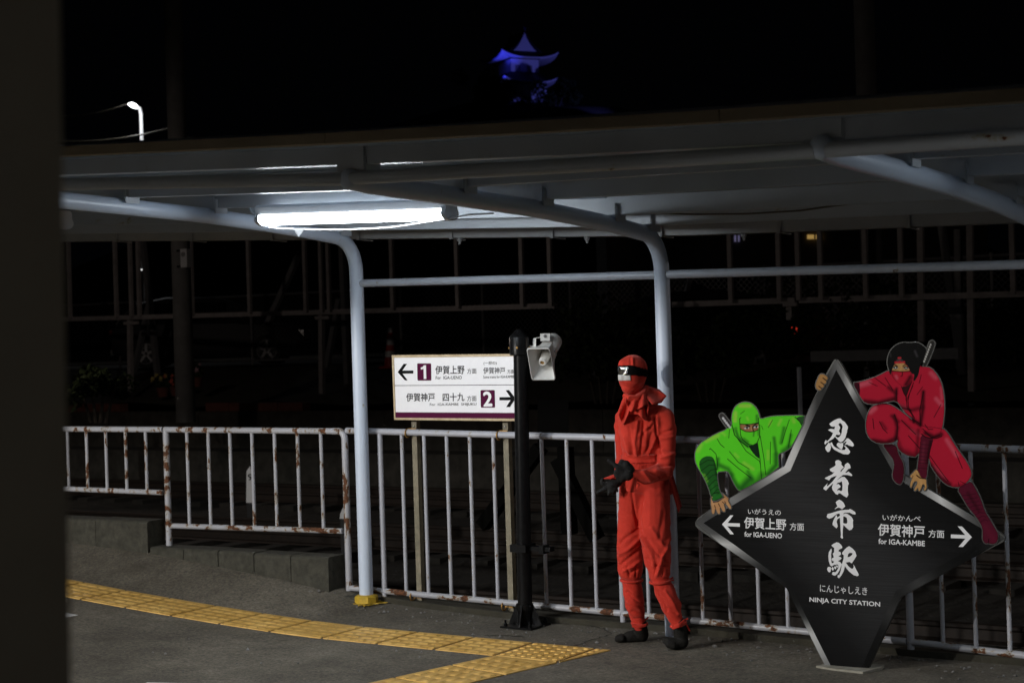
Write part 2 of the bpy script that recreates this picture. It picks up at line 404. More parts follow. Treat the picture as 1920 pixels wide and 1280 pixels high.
def pebbles():
    g = G(); r = np.random.default_rng(11)
    for _ in range(340):
        x = r.uniform(-7.0, -1.6); y = 8.40-abs(r.normal())*.28 if r.random() < .75 else r.uniform(6.0, 8.3); s_ = r.uniform(.004, .012)*(1.5 if r.random() < .1 else 1)
        c = np.array([x, y, gz(x, y)+s_*.3]); q = [c+s_*np.array(d)*r.uniform(.6, 1.2) for d in ((1,0,0),(0,1,0),(-1,0,0),(0,-1,0),(0,0,.8),(0,0,-.8))]
        g.add(q, [(0,1,4),(1,2,4),(2,3,4),(3,0,4),(1,0,5),(2,1,5),(3,2,5),(0,3,5)])
    return tag(g.build('grit', mottled('grit', (.07, .066, .06), (.26, .25, .24), 30, .9, 0), smooth=False), kind='stuff')
pebbles()
def crack(pts, w_):
    g = G(); P_ = [np.array(onZ(x, y, 0.0)[:2]) for x, y in pts]; Q_ = []
    for a, b in zip(P_[:-1], P_[1:]):
        for t in np.linspace(0, 1, 9)[:-1]: Q_.append(a+(b-a)*t+rng.normal(size=2)*.008)
    rows = []
    for i, p in enumerate(Q_):
        t = Q_[min(i+1, len(Q_)-1)]-Q_[max(i-1, 0)]; n_ = np.array([-t[1], t[0]])/np.linalg.norm(t)*w_*rng.uniform(.4, 1.2); a, b = p-n_, p+n_
        rows.append([(a[0], a[1], gz(*a)+.003), (b[0], b[1], gz(*b)+.003)])
    g.grid(rows); return tag(g.build('pavement_crack', M['soil'], smooth=False), kind='structure')
crack([(1065,1212),(1100,1202),(1148,1188),(1130,1178),(1090,1170),(1020,1168)], .006); crack([(910,1190),(985,1192)], .010)
# ---- concrete kerb blocks under the left fence
def kerb_run(xa, xb, ztop, nb):
    g = G()
    for i in range(nb):
        a = xa+(xb-xa)*i/nb+.003; b = xa+(xb-xa)*(i+1)/nb-.003; c = .018
        zt = ztop+random.uniform(-.004, .004); zb = min(gz(a, 8.35), gz(b, 8.35))-.25; y0 = 8.35+random.uniform(-.003, .003)
        g.xprof([(y0,zb),(8.515,zb),(8.515,zt),(y0+c,zt),(y0+.004,zt-c*.5),(y0,zt-c)], [a, b])
    return tag(g.build('kerb', M['concrete'], smooth=False), kind='structure')
kerb_run(-8.455, -6.85, .335, 5); kerb_run(-11.6, -8.47, .508, 6)
g = G(); g.xprof([(8.30,-.1),(8.52,-.1),(8.52,.095),(8.34,.085)], [-6.84, -6.62]); tag(g.build('kerb', M['concrete'], smooth=False), kind='structure')
# ---- track bed, far bank, car park, terrain
g = G(); nx, ny = 60, 46
X_ = np.linspace(-34, 16, nx); Y_ = np.linspace(8.7, 22.0, ny)
g.grid([[(x, y, -.62+.05*math.sin(x*3.1+y*2.3)*math.sin(y*4.1)+rng.uniform(-.035, .035)) for x in X_] for y in Y_])
tag(g.build('track_bed', M['ballast'], smooth=False), kind='structure')
for yy in (10.6, 11.67, 14.6, 15.67, 18.6, 19.67):
    g = G(); g.xprof([(yy-.055,-.56),(yy+.055,-.56),(yy+.055,-.55),(yy+.012,-.53),(yy+.012,-.46),(yy+.033,-.445),(yy+.033,-.42),(yy-.033,-.42),(yy-.033,-.445),(yy-.012,-.46),(yy-.012,-.53),(yy-.055,-.55)], [-34, 16])
    tag(g.build('railway_rail', M['rail_steel'], smooth=False), kind='structure')
g = G()
for yc in (11.13, 15.13, 19.13):
    for i in range(80):
        x = -33+i*.6; g.box((x-.11, yc-1.0, -.68), (x+.11, yc+1.0, -.555))
tag(g.build('railway_sleepers', M['sleeper'], smooth=False), kind='structure')
g = G(); g.grid([[(x, y, z+.05*math.sin(x*1.7+y)) for x in np.linspace(-60, 30, 50)] for y, z in [(22.5,.72),(24,.95),(25.6,1.2),(26.6,1.34)]])
tag(g.build('embankment', M['soil']), kind='structure')
g = G(); g.grid([[(x, y, 1.36) for x in np.linspace(-70, 40, 12)] for y in (26.58, 40, 60, 90)])
tag(g.build('car_park', M['asphalt']), kind='structure')
# far terrain with the castle hill
def hillz(x, y):
    cx, cy = atD(970, 180, 300)[:2]; d = math.hypot(x-cx, y-cy); base_ = -.95 if y < 26 else .9
    return base_+(atD(984, 175, 300)[2]-1.3-.9)*math.exp(-(d/75)**2)*(1 if y > 60 else 0)
g = G(); g.grid([[(x, y, hillz(x, y)) for x in np.linspace(-700, 500, 61)] for y in [-200,-60,0,20,26.4,60,90]+list(range(110, 700, 18))])
tag(g.build('terrain', M['soil']), kind='structure')
# ================================================================== CANOPY
zF = pw([(-12, 3.00), (-5.82, 2.655), (-4.05, 2.558), (-2.62, 2.491), (-1.455, 2.448), (4, 2.25)])   # top of the front edge
zA = pw([(-12, .40), (X1, .11), (X2, 0), (X3, -.055), (4, -.26)])                                     # rise of the arms along the row
zK = pw([(-12, 2.86), (-6.062, 2.515), (-4.943, 2.439), (-4.276, 2.40), (-2.3, 2.338), (4, 2.17)])    # eave tube
zC = pw([(-12, 2.21), (-6.465, 2.092), (-2.376, 2.001), (4, 1.86)])                                   # cross bar
canopy = thing('platform_canopy', (X2, Y0, 0), 'pale blue painted steel pipe canopy with ribbed roof over the platform fence', 'canopy')
def arm_path(x):
    dz = zA(x); b = gz(x, Y0)
    pts = [(Y0, b-.03), (Y0, b+.5), (Y0, b+1.2), (Y0, 2.02+dz)]
    cy, cz, rad = Y0-.21, 2.06+dz, .21        # bend
    for k in range(1, 9):
        a = k/8*R(84); pts.append((cy+rad*math.cos(a), cz+rad*math.sin(a)*1.02))
    pts += [(7.9, 2.298+dz), (7.6, 2.320+dz), (7.0, 2.354+dz), (6.3, 2.374+dz), (5.9, 2.384+dz), (5.65, 2.392+dz), (5.53, 2.402+dz)]
    lean = .0
    return [(x, y, z) for y, z in pts]
posts = [-10.4, X1, X2, X3, -.05, 2.1]
for x in posts:
    g = G(); pth = arm_path(x)
    if x < X1: pth = [(px_, py_, pz_) for px_, py_, pz_ in pth]
    g.tube(pth, .0445, 20); g.sphere((x, 5.53, pth[-1][2]), (.0452, .032, .0455), 16, 10)
    o = g.build('pipe_frame', M['post'], canopy, angle=50)
    if x == X1:
        g = G(); g.lathe((x, Y0, gz(x, Y0)-.05), (0,0,1), [(.075,0),(.075,.093),(.068,.10),(.046,.106)], 8)
        b = g.build('painted_footing', M['yellow_base'], canopy, angle=25); b['label'] = 'chipped yellow painted footing of the post beside the direction sign'
        g = G(); 
        for k in range(26):
            a = random.uniform(0, 6.28); r0 = .078; r1 = random.uniform(.082, .125)*(1.25 if math.cos(a) > .2 else .9)
            c = np.array([x, Y0, gz(x, Y0)+.006]); d1 = np.array([math.cos(a), math.sin(a), 0]); d2 = np.array([-d1[1], d1[0], 0])*.011
            g.prism([c+d1*r0-d2*1.6, c+d1*r1-d2*.3, c+d1*r1+d2*.3, c+d1*r0+d2*1.6], (0,0,-.003))
        g.build('paint_spill', M['yellow_base'], b, smooth=False)
    for yb, hh in ((5.6, .06), (6.37, .05), (7.06, .05), (7.8, .05), (8.2, .05)):
        zt = np.interp(yb, [5.53, 5.9, 6.3, 7.0, 7.6, 7.9, 8.2], [2.402, 2.384, 2.374, 2.354, 2.320, 2.298, 2.265])+zA(x)+.035
        g = G(); w2 = .055 if yb > 5.7 else .075
        for sx in (-1, 1):
            g.box((x+sx*w2-.003, yb-.05, zt-.02), (x+sx*w2+.003, yb+.05, zt+.06))
        g.box((x-w2+.003, yb-.055, zt+.0), (x+w2-.003, yb-.049, zt+(.075 if yb > 5.7 else .115)))
        g.build('bracket', M['steel'], canopy, smooth=False)
# cross bars between the posts
for a, b in zip(posts[1:-1], posts[2:]):
    g = G(); g.tube([(a+.03, Y0, zC(a)), ((a+b)/2, Y0, zC((a+b)/2)), (b-.03, Y0, zC(b))], .0243, 16); g.build('cross_bar', M['pipe'], canopy)
# eave tubes
for a, b in zip(posts[:-1], posts[1:]):
    g = G(); g.tube([(a+.02, 5.53, zK(a)), ((a+b)/2, 5.53, zK((a+b)/2)), (b-.02, 5.53, zK(b))], .029, 16); g.build('eave_tube', M['steel'], canopy)
# purlins (lipped channels)
XS = [-12.6, -9, X1, -5.5, X2, -3.3, X3, -1, 1, 3.4]
def chan(y, z, wd, ht): t = .004; return [(y,z),(y+wd,z),(y+wd,z+.022),(y+wd-t,z+.022),(y+wd-t,z+t),(y+t,z+t),(y+t,z+ht-t),(y+wd,z+ht-t),(y+wd,z+ht),(y,z+ht)]
for yb, zz in ((6.34, 2.420), (7.03, 2.399), (7.77, 2.354), (8.17, 2.316)):
    g = G(); g.xprof(chan(yb, zz, .055, .10), XS, zA); g.build('purlin', M['steel'], canopy, smooth=False)
g = G(); g.xprof(chan(5.555, 0, .075, .096), XS, lambda x: zF(x)-.108); g.build('purlin', M['steel'], canopy, smooth=False)
# fascia strip at the front edge (with joints)
g = G(); jx = [-12.6, -10.2, -7.9, -6.1, -4.3, -2.52, -.7, 1.2, 3.4]
for a, b in zip(jx[:-1], jx[1:]):
    g.xprof([(5.30,-.043),(5.33,-.047),(5.335,-.008),(5.62,-.002),(5.62,.004),(5.305,0)], [a+.002, (a+b)/2, b-.002], zF)
g.build('fascia', M['fascia'], canopy, smooth=False)
# roof deck: folded plate with ribs along the row, falling to the rear
zroof = lambda y: float(np.interp(y, [5.3, 6.4, 7.1, 7.9, 8.8], [2.560, 2.524, 2.502, 2.452, 2.39]))
def zdeck(x, y): t = min(1, max(0, (y-5.3)/1.6)); return zroof(y)+(1-t)*(zF(x)-zF(X2)-.012)+t*zA(x)
ribs = []; yv = 5.345
while yv < 8.72: ribs += [(yv, 0), (yv+.10, 0), (yv+.112, .052), (yv+.165, .052), (yv+.177, 0)]; yv += .187
g = G(); n_ = len(ribs); XD = list(np.linspace(-12.6, 3.4, 33))
g.grid([[(x, y, zdeck(x, y)+h) for y, h in ribs] for x in XD]); g.grid([[(x, y, zdeck(x, y)+h+.007) for y, h in ribs] for x in XD[::-1]])
g.build('roof_deck', M['deck'], canopy, smooth=False)
# rear gutter with strap hangers
g = G(); gx = [-12.6, -9, X1, X2, X3, 0, 3.4]
g.xprof([(8.74,2.285),(8.86,2.285),(8.875,2.375),(8.868,2.375),(8.855,2.292),(8.746,2.292),(8.733,2.375),(8.725,2.375)], gx, zA)
go = g.build('rear_gutter', M['gutter'], canopy, smooth=False)
for x in np.arange(-12.1, 3.3, .755):
    z = zA(x); g = G(); g.xprof([(8.715,2.275+z),(8.722,2.279+z),(8.87,2.272+z),(8.87,2.279+z),(8.722,2.281+z),(8.722,2.39+z),(8.715,2.39+z)], [x-.011, x+.011]); g.build('gutter_hanger', M['gutter'], go, smooth=False)
for x in (-6.05, -5.1, -4.05): z = zA(x); g = G(); g.lathe((x, 8.8, 2.285+z), (0,0,-1), [(.02,0),(.016,.02),(.009,.022),(.008,.04)], 8); g.build('drip_nozzle', M['gutter'], go)
# ---- fluorescent lamps hung from the purlin
def lamp(p, q, lit, label):
    p = np.array(p, float); q = np.array(q, float); c = (p+q)/2
    t = thing('fluorescent_lamp', c+np.array([0,0,.10]), label, 'lamp', 'fluorescent lamps under the canopy')
    def xp(prof, a, b): 
        xs_ = [p[0]+(q[0]-p[0])*a, p[0]+(q[0]-p[0])*b]
        g = G(); g.xprof([(p[1]+y, z) for y, z in prof], xs_, lambda x: p[2]+(q[2]-p[2])*(x-p[0])/(q[0]-p[0])); return g
    U = [(-.05,.010)]+[(-.060*math.cos(a), -.044*math.sin(a)**.8 if math.sin(a) > 0 else 0) for a in np.linspace(.15, math.pi-.15, 13)]+[(.05,.012)]
    xp([(-.052,.012),(.052,.012),(.052,.052),(.036,.066),(-.036,.066),(-.052,.052)], 0, 1).build('housing', M['housing'], t, smooth=False)
    xp(U, .022, .978).build('lens_cover', M['cover'] if lit is True else M[lit or 'cover_off'], t, angle=60)
    V = [(-.054,.0135)]+[(-.064*math.cos(a), -.049*math.sin(a)**.8) for a in np.linspace(.1, math.pi-.1, 13)]+[(.054,.0135)]
    xp(V, 0, .021).build('end_cap', M['housing'], t, angle=50); xp(V, .979, 1).build('end_cap', M['housing'], t, angle=50)
    return t
pl, pr_ = onY(490, 408, 6.95), onY(847, 396, 6.95)
lampL = lamp(pl, pr_, True, 'lit white fluorescent batten lamp under the canopy between the two pipe posts')
lamp((-8.9, 6.95, pl[2]+.14), (-7.66, 6.95, pl[2]+.08), False, 'unlit dark fluorescent lamp at the far left under the canopy')
lamp((-1.45, 6.95, 2.36), (-.21, 6.95, 2.32), 'cover_dim', 'lit fluorescent lamp further right under the canopy')
# cord with small tags sagging along the lamp
g = G(); pts = [(505,427),(530,429),(556,430),(600,431),(650,431),(700,429),(740,426),(790,418),(840,410),(880,402),(925,400)]
g.tube([onY(x, y, 6.93) for x, y in pts], .0045, 6); o = g.build('sagging_cord', M['cable_white']); tag(o, 'thin white cord sagging below the lit lamp with a pull tag', 'cord')
def m_translucent():
    m = mat('translucent_plastic', (.8, .8, .8), .5); nt = m.node_tree; t = N(m, 'ShaderNodeBsdfTranslucent'); t.inputs[0].default_value = (.85, .86, .88, 1); mx = N(m, 'ShaderNodeMixShader'); mx.inputs[0].default_value = .6
    L(m, nt.nodes['Principled BSDF'].outputs[0], mx.inputs[1]); L(m, t.outputs[0], mx.inputs[2]); L(m, mx.outputs[0], nt.nodes['Material Output'].inputs['Surface']); return m
g = G(); c = [onY(x, y, 6.925) for x, y in [(551,428),(571,428),(568,434),(560,444),(554,436)]]; g.prism(c, (0,.003,0)); g.build('pull_tag', m_translucent(), o, smooth=False)
# thin cable to the right
g = G(); pts = [(1030,384),(1100,391),(1200,398),(1300,402),(1400,401),(1500,395),(1600,381),(1700,366),(1730,360)]
g.tube([onY(x, y, 7.9) for x, y in pts], .005, 6); tag(g.build('power_cable', M['cable']), 'thin brown cable drooping under the roof right of the lamp', 'cable')
# capped conduit above the lamp
g = G(); a = onY(480, 385, 7.5); b = onY(492, 388, 7.3); d = np.array([1, 0, -.05])
g.tube([a, a+d*.16], .052, 18); o = thing('capped_pipe', a, 'short round capped can beside the lit lamp under the roof', 'fitting')
g.build('can_body', M['deck'], o); g = G(); g.tube([a-d*.012, a], .056, 18); g.build('cap', M['deck'], o)
g = G(); g.tube([a+d*.16, a+d*2.4], .013, 10); g.build('conduit', M['deck'], o)
# ================================================================== FENCES
YF = 8.46
def fence(name_label, top, bot, thick, bars, rr, tmat, bmat, group='white pipe fence panels', bend=None, bmats=None):
    """top / bot: (px,py) ends of the rails; thick: posts (px_top,py_top,px_bot,py_bot); bars: x positions at the top rail"""
    a, b = onY(*top[0], YF), onY(*top[1], YF); c, d = onY(*bot[0], YF), onY(*bot[1], YF)
    base_ = np.array([(a[0]+b[0])/2, YF, gz((a[0]+b[0])/2, YF)])
    t = thing('pipe_fence', base_, name_label, 'fence', group)
    g = G()
    pth = [a + (b-a)*s for s in np.linspace(0, 1, 9)]
    g.tube(pth, rr, 16); g.build('top_rail', tmat, t)
    g = G(); g.tube([c+(d-c)*s for s in np.linspace(0, 1, 7)], rr*.92, 16); g.build('bottom_rail', bmat, t)
    tz = lambda x: a[2]+(b[2]-a[2])*(x-a[0])/(b[0]-a[0]); bz = lambda x: c[2]+(d[2]-c[2])*(x-c[0])/(d[0]-c[0])
    for (x, z0, z1, r) in thick:
        g = G(); g.tube([(x, YF, z0), (x, YF, (z0+z1)/2), (x, YF, z1)], r, 16); g.build('fence_post', bmat if r > .02 else tmat, t)
    for i, x in enumerate(bars):
        g = G(); g.tube([(x, YF, bz(x)), (x, YF, (bz(x)+tz(x))/2), (x, YF, tz(x))], .0122, 10); g.build('fence_bar', (bmats or [tmat])[i % len(bmats or [1])], t)
    return t
def xat(px, py): return float(onY(px, py, YF)[0])
RH, RL, RB = M['rail_heavy'], M['rail_light'], M['rail_low']
# far left panel on the high kerb, then the rusty panel, then the long ones
zt = 1.147
xa, xb = xat(311, 805), xat(646, 808)
sp = (xb-xa)/8
fence('far left white pipe fence panel with a raised bottom rail and rusty joints', [(60, 803.5), (306, 805)], [(60, 913.5), (306, 923)], [], [xa-sp*k for k in range(1, 8)], .0205, RH, RH)
fence('rust eaten white pipe fence panel above the stepped concrete kerb', [(309, 805), (634, 808)], [(315, 985), (643, 995)],
      [(xa, gz(xa, 8.4)-.02, zt, .0225)], [xa+sp*k for k in range(1, 8)], .0205, RH, RB)
# rounded corner post of that panel
t = [o for o in COL.objects if o.name.startswith('pipe_fence')][-1]
g = G(); zc = onY(634, 808, YF)[2]; x0 = xb
g.tube([(x0-.10, YF, zc)]+[(x0-.05+.05*math.sin(a), YF, zc-.05+.05*math.cos(a)) for a in np.linspace(0, math.pi/2, 6)]+[(x0, YF, .8), (x0, YF, .45), (x0, YF, .105)], .0222, 16); g.build('fence_post', RH, t)
# middle panel
xm0, xm1 = xat(712, 812), xat(1158, 820); s9 = (xm1-xm0)/10
fence('long white pipe fence panel behind the direction sign and black pole', [(650, 807), (1156, 820.5)], [(652, 1101), (1166, 1149)],
      [(xm0, gz(xm0, YF)-.02, onY(712, 808, YF)[2], .0175), (xm1, gz(xm1, YF)-.03, onY(1156, 820, YF)[2], .0175)], [xm0+s9*k for k in range(1, 10)], .0208, RL, RB)
# right panel (behind person and star sign) and the last one
xr0, xr1 = xm1, xat(1706, 1150); s9 = (xr1-xr0)/10
fence('white pipe fence panel behind the person and the star shaped sign', [(1160, 820.6), (1690, 835)], [(1170, 1149.4), (1700, 1202)],
      [(xr1, gz(xr1, YF)-.05, onY(1692, 835, YF)[2], .0195)], [xr0+s9*k for k in range(1, 10)], .0208, RL, RB)
s9 = .1745
fence('rust blotched white pipe fence panel right of the star shaped sign', [(1694, 835.2), (3300, 890.3)], [(1704, 1202.5), (3300, 1389)],
      [(xr1+s9*10, gz(xr1+1.7, YF)-.05, onY(1692, 835, YF)[2]-.05, .0195)], [xr1+s9*k for k in range(1, 19) if k != 10], .0212, RH, RB)
# ================================================================== TEXT
def text_mesh(body, bold=0.0, sx=1.0):
    cu = bpy.data.curves.new('lettering', 'FONT'); cu.body = body; cu.size = 1; cu.offset = bold; cu.fill_mode = 'FRONT'; cu.resolution_u = 3
    o = bpy.data.objects.new('lettering', cu); COL.objects.link(o)
    dg = bpy.context.evaluated_depsgraph_get(); dg.update()
    me = bpy.data.meshes.new_from_object(o.evaluated_get(dg))
    v = np.array([p.co[:2] for p in me.vertices]); f = [tuple(p.vertices) for p in me.polygons]
    bpy.data.objects.remove(o); bpy.data.curves.remove(cu); bpy.data.meshes.remove(me)
    return v, f
def text_at(body, TL, BL, TR, Y, mt, parent, bold=0.0, name='lettering'):
    """the bounding box of the words is laid on the parallelogram TL, BL, TR of the board plane"""
    v, f = text_mesh(body)
    lo, hi = v.min(0), v.max(0); uv = (v-lo)/(hi-lo); em = hi-lo
    a, b, c = onY(*TL, Y), onY(*BL, Y), onY(*TR, Y); g = G()
    shifts = [(0, 0)] if bold <= 0 else [(bold, 0), (-bold, 0), (0, bold), (0, -bold)]
    for k, (dx, dy) in enumerate(shifts):
        g.add([b+(c-a)*(u+dx/em[0])+(a-b)*(w_+dy/em[1])-np.array([0, k*.00006, 0]) for u, w_ in uv], f)
    return g.build(name, mt, parent, smooth=False)
def flat(polys, Y, mt, parent, name, th=.0006):
    g = G()
    for p in polys: g.prism([onY(x, y, Y) for x, y in p], (0, th, 0))
    return g.build(name, mt, parent, smooth=False)
# ================================================================== WHITE DIRECTION SIGN
YS = 8.40
S = lambda x, y: (730+x/7.68, 650+y/7.68)
TLb, TRb, BRb, BLb = S(35,120), S(1880,100), S(1880,1069), S(70,1050)
c = onY(850, 780, YS); sg = thing('direction_sign', (c[0], YS+.06, gz(c[0], YS)), 'white platform direction sign with purple stripe on two uprights at the fence', 'sign')
g = G(); g.prism([onY(*p, YS+.004) for p in (TLb, TRb, BRb, BLb)], (0, .028, 0)); g.build('board_back', M['sign_frame'], sg, smooth=False)
flat([[S(62,155), S(1862,135), S(1865,1033), S(88,1020)]], YS+.001, M['sign_white'], sg, 'board_face', .002)
g = G()
def fr(p, q, r, s_): g.prism([onY(*k, YS-.004) for k in (p, q, r, s_)], (0, .007, 0))
fr(S(35,120), S(1880,100), S(1862,135), S(62,155)); fr(S(70,1050), S(88,1020), S(1865,1033), S(1880,1069))
fr(S(35,122), S(61,156), S(87,1019), S(69,1048)); fr(S(1863,136), S(1880,103), S(1880,1066), S(1866,1032))
g.build('frame', M['sign_frame'], sg, smooth=False)
YT = YS-.0006
flat([[S(86,940), S(1864,950), S(1865,1032), S(88,1019)]], YT, M['purple'], sg, 'stripe')
flat([[S(78,553), S(1862,543), S(1862,551), S(78,561)]], YT, M['ink'], sg, 'divider')
def rnd(x0, y0, x1, y1, r=14, sk=5):
    out = []
    for cx, cy, a0 in ((x1-r, y0+r, -90), (x1-r, y1-r, 0), (x0+r, y1-r, 90), (x0+r, y0+r, 180)):
        for k in range(4):
            a = R(a0+k*30); out.append((cx+r*math.cos(a)+(cy-y0)/(y1-y0)*sk, cy+r*math.sin(a)))
    return [S(*p) for p in out]
flat([rnd(400, 238, 600, 485)], YT, M['purple'], sg, 'platform_number'); flat([rnd(1312, 622, 1517, 874)], YT, M['purple'], sg, 'platform_number')
flat([[S(*p) for p in [(452,298),(478,290),(497,266),(527,265),(532,461),(497,462),(493,318),(454,327)]]], YT-.0008, M['white_ink'], sg, 'numeral')
text_at('2', S(1356,650), S(1360,852), S(1473,648), YT-.0006, M['white_ink'], sg, .03, 'numeral')
flat([[S(*p) for p in [(120,364),(205,245),(253,245),(188,341),(345,340),(345,384),(190,386),(262,482),(224,482)]]], YT, M['ink'], sg, 'arrow')
flat([[S(*p) for p in [(1585,724),(1742,723),(1675,625),(1722,622),(1816,742),(1735,867),(1682,867),(1743,768),(1585,769)]]], YT, M['ink'], sg, 'arrow')
for b, tl, bl, tr, bo in [('伊賀上野',(662,274),(664,394),(1080,269),.012), ('方面',(1118,312),(1120,388),(1253,308),.0), ('For  IGA-UENO',(668,421),(668,468),(1043,417),.004),
    ('(一部の)',(1357,210),(1357,265),(1546,207),0), ('伊賀神戸',(1352,297),(1353,388),(1666,293),.008), ('方面',(1697,326),(1698,387),(1798,322),0), ('Some trains for IGA-KAMBE',(1353,414),(1353,454),(1800,408),0),
    ('伊賀神戸',(242,669),(246,786),(652,664),.012), ('四十九',(768,668),(770,784),(1078,661),.012), ('方面',(1118,706),(1120,783),(1253,702),0), ('For  IGA-KAMBE  SHIJUKU',(583,812),(583,858),(1253,805),.004)]:
    text_at(b, S(*tl), S(*bl), S(*tr), YT, M['ink'], sg, bo)
for px, (pt, pb) in ((783, (784, 1118)), (954, (784, 1128))):
    x = onY(px, 850, 8.52)[0]; g = G(); z0, z1 = onY(px, pb, 8.52)[2], onY(px, 700, 8.52)[2]
    g.xprof([(8.49,z0-.08),(8.53,z0-.08),(8.53,z1),(8.49,z1)], [x-.019, x+.019]); up = g.build('upright', M['alu'], sg, smooth=False)
    g = G()
    for zz in (onY(px, 812+(px-783)*.025, YF)[2], onY(px, 1118 if px < 800 else 1136, YF)[2]):
        xc = x-.03
        g.tube([(xc, YF+.026*math.cos(a)+.0, zz+.026*math.sin(a)) for a in np.linspace(0, 2*math.pi, 17)], .005, 6)
        g.box((xc-.008, 8.48, zz-.012), (x+.02, 8.492, zz+.03))
    g.build('clamp', M['brass'], up)
    g = G(); g.lathe((x, 8.488, onY(px, 800, YF)[2]), (0,-1,0), [(.007,0),(.007,.004),(.003,.006)], 6); g.build('bolt', M['chrome'], up)
# ================================================================== BLACK POLE
YP = 8.28
pb = onY(985, 1166, YP); xp = pb[0]; zg = gz(xp, YP); ptop = onY(972, 622, YP)[2]; leanx = -.0
pole = thing('steel_pole', (xp, YP, zg), 'black painted steel pole with ribbed foot beside the direction sign', 'pole')
lp = .026; g = G(); g.tube([(xp, YP, zg), (xp+lp*.5, YP, (zg+ptop)/2), (xp+lp, YP, ptop-.05)], .043, 24); g.build('shaft', M['black_pole'], pole)
zc0 = onY(972, 666, YP)[2]
g = G(); g.lathe((xp+lp-.008, YP, zc0), (0,0,1), [(.056,0),(.060,.004),(.060,.105),(.056,.112),(.022,.150),(.006,.158)], 24); cp = g.build('cap', M['black_pole'], pole)
g = G()
for a in (200, 290, 20, 110):
    d = np.array([math.cos(R(a)), math.sin(R(a)), 0]); g.lathe(np.array([xp+lp-.008, YP, zc0+.045])+d*.058, d, [(.007,0),(.007,.008),(.004,.009)], 6)
g.build('set_screw', M['brass'], cp, smooth=False)
g = G(); g.tube([(xp, YP, zg+.10), (xp, YP, zg+.135)], .052, 20); g.box((xp-.11, YP-.11, zg-.01), (xp+.11, YP+.11, zg+.012)); g.build('base_plate', M['black_pole'], pole, smooth=False)
for a in (0, 90, 180, 270):
    d = np.array([math.cos(R(a+12)), math.sin(R(a+12)), 0]); e = np.array([-d[1], d[0], 0])*.004; c = np.array([xp, YP, zg+.012])
    g = G(); g.prism([c+d*.04-e, c+d*.105-e, c+d*.10+[0,0,.014]-e, c+d*.05+[0,0,.125]-e, c+d*.04+[0,0,.125]-e], e*2); g.build('gusset', M['black_pole'], pole, smooth=False)
for sx in (-1, 1):
    for sy in (-1, 1):
        g = G(); c = np.array([xp+sx*.085, YP+sy*.085, zg+.012]); g.lathe(c, (0,0,1), [(.013,0),(.013,.016),(.007,.017),(.007,.034),(.005,.035)], 6); g.build('anchor_bolt', M['black_pole'], pole, smooth=False)
zb = onY(985, 1026, YP)[2]
g = G(); g.box((xp-.055, YP-.06, zb-.022), (xp+.055, YP+.055, zb+.022)); g.box((xp+.055, YP-.02, zb-.016), (xp+.20, YP+.03, zb+.010)); g.box((xp+.13, YP-.03, zb-.03), (xp+.16, YP+.04, zb+.02)); g.build('pole_clamp', M['black_pole'], pole, smooth=False)
# ================================================================== HORN SPEAKER
D0 = float(proj((xp, YP, 1.4))[2])-.09
def PP(px, py, off): return atD(px, py, D0-off)
sp_ = thing('horn_speaker', PP(1036, 642, -.12), 'pale grey horn loudspeaker aimed downward from the black pole', 'loudspeaker')
mouth = [PP(988.6,653.6,.06), PP(1030,653.3,.06), PP(1041,710.7,.00), PP(998.2,710.7,.00)]
def ringrect(c4, n=6, r=.12):
    out = []
    for i in range(4):
        p, q, o = c4[i], c4[(i+1) % 4], c4[i-1]
        a = p+(o-p)*r*.7; b = p+(q-p)*r
        for k in range(n): t = k/(n-1); out.append((1-t)**2*a+2*t*(1-t)*p+t*t*b)
    return out
def ringell(c, ax, r, n=24, ph=0):
    ax = ax/np.linalg.norm(ax); a = CU-ax*(CU@ax); a /= np.linalg.norm(a); b = np.cross(ax, a)
    return [c+r*(a*math.cos(t)+b*math.sin(t)) for t in [-math.pi*1.25-k/n*2*math.pi*-1+ph for k in range(n)]]
mo = ringrect(mouth); mc = sum(mo)/len(mo); thr = PP(1024, 666, -.10); drv = PP(1037, 641, -.19); axd = drv-mc
def ring_to(rect, c, k): return [c+(p-mc)*k for p in rect]
def loft(g, rings, close=False):
    n = len(rings[0]); vs = [p for r in rings for p in r]
    g.add(vs, [(i*n+k, i*n+(k+1) % n, (i+1)*n+(k+1) % n, (i+1)*n+k) for i in range(len(rings)-1) for k in range(n)])
    if close: g.add(rings[-1], [tuple(range(n))]) 
g = G(); sh = lambda t: mc+(drv-mc)*t
rim_out = [mc+(p-mc)*1.045-axd/np.linalg.norm(axd)*.0 for p in mo]
lip = [p-axd/np.linalg.norm(axd)*.006 for p in mo]
rings = [ring_to(mo, sh(.62), .26), ring_to(mo, sh(.42), .42), ring_to(mo, sh(.2), .72), ring_to(mo, sh(.05), .93), mo, lip, [p-axd/np.linalg.norm(axd)*.004 for p in rim_out], [p+axd/np.linalg.norm(axd)*.004 for p in rim_out], ring_to(mo, sh(.08), .97), ring_to(mo, sh(.25), .76), ring_to(mo, sh(.48), .56), ring_to(mo, sh(.7), .50), ring_to(mo, sh(.78), .47)]
loft(g, rings); g.add(rings[0], [tuple(range(len(mo)))])
g.build('horn', M['speaker'], sp_, angle=40)
g = G(); a = sh(.60); b = PP(1016.5, 680, .012); g.lathe(a, b-a, [(.034,0),(.030,np.linalg.norm(b-a)*.55),(.0225,np.linalg.norm(b-a)*.96),(.0205,np.linalg.norm(b-a)),(.013,np.linalg.norm(b-a)),(.013,np.linalg.norm(b-a)-.01)], 20); g.build('center_plug', M['speaker'], sp_, angle=40)
g = G(); dd = (b-a)/np.linalg.norm(b-a); g.lathe(b-dd*.006, dd, [(.0125,0),(.0125,.002),(.001,.0022)], 16); g.build('plug_tip', M['brass'], sp_)
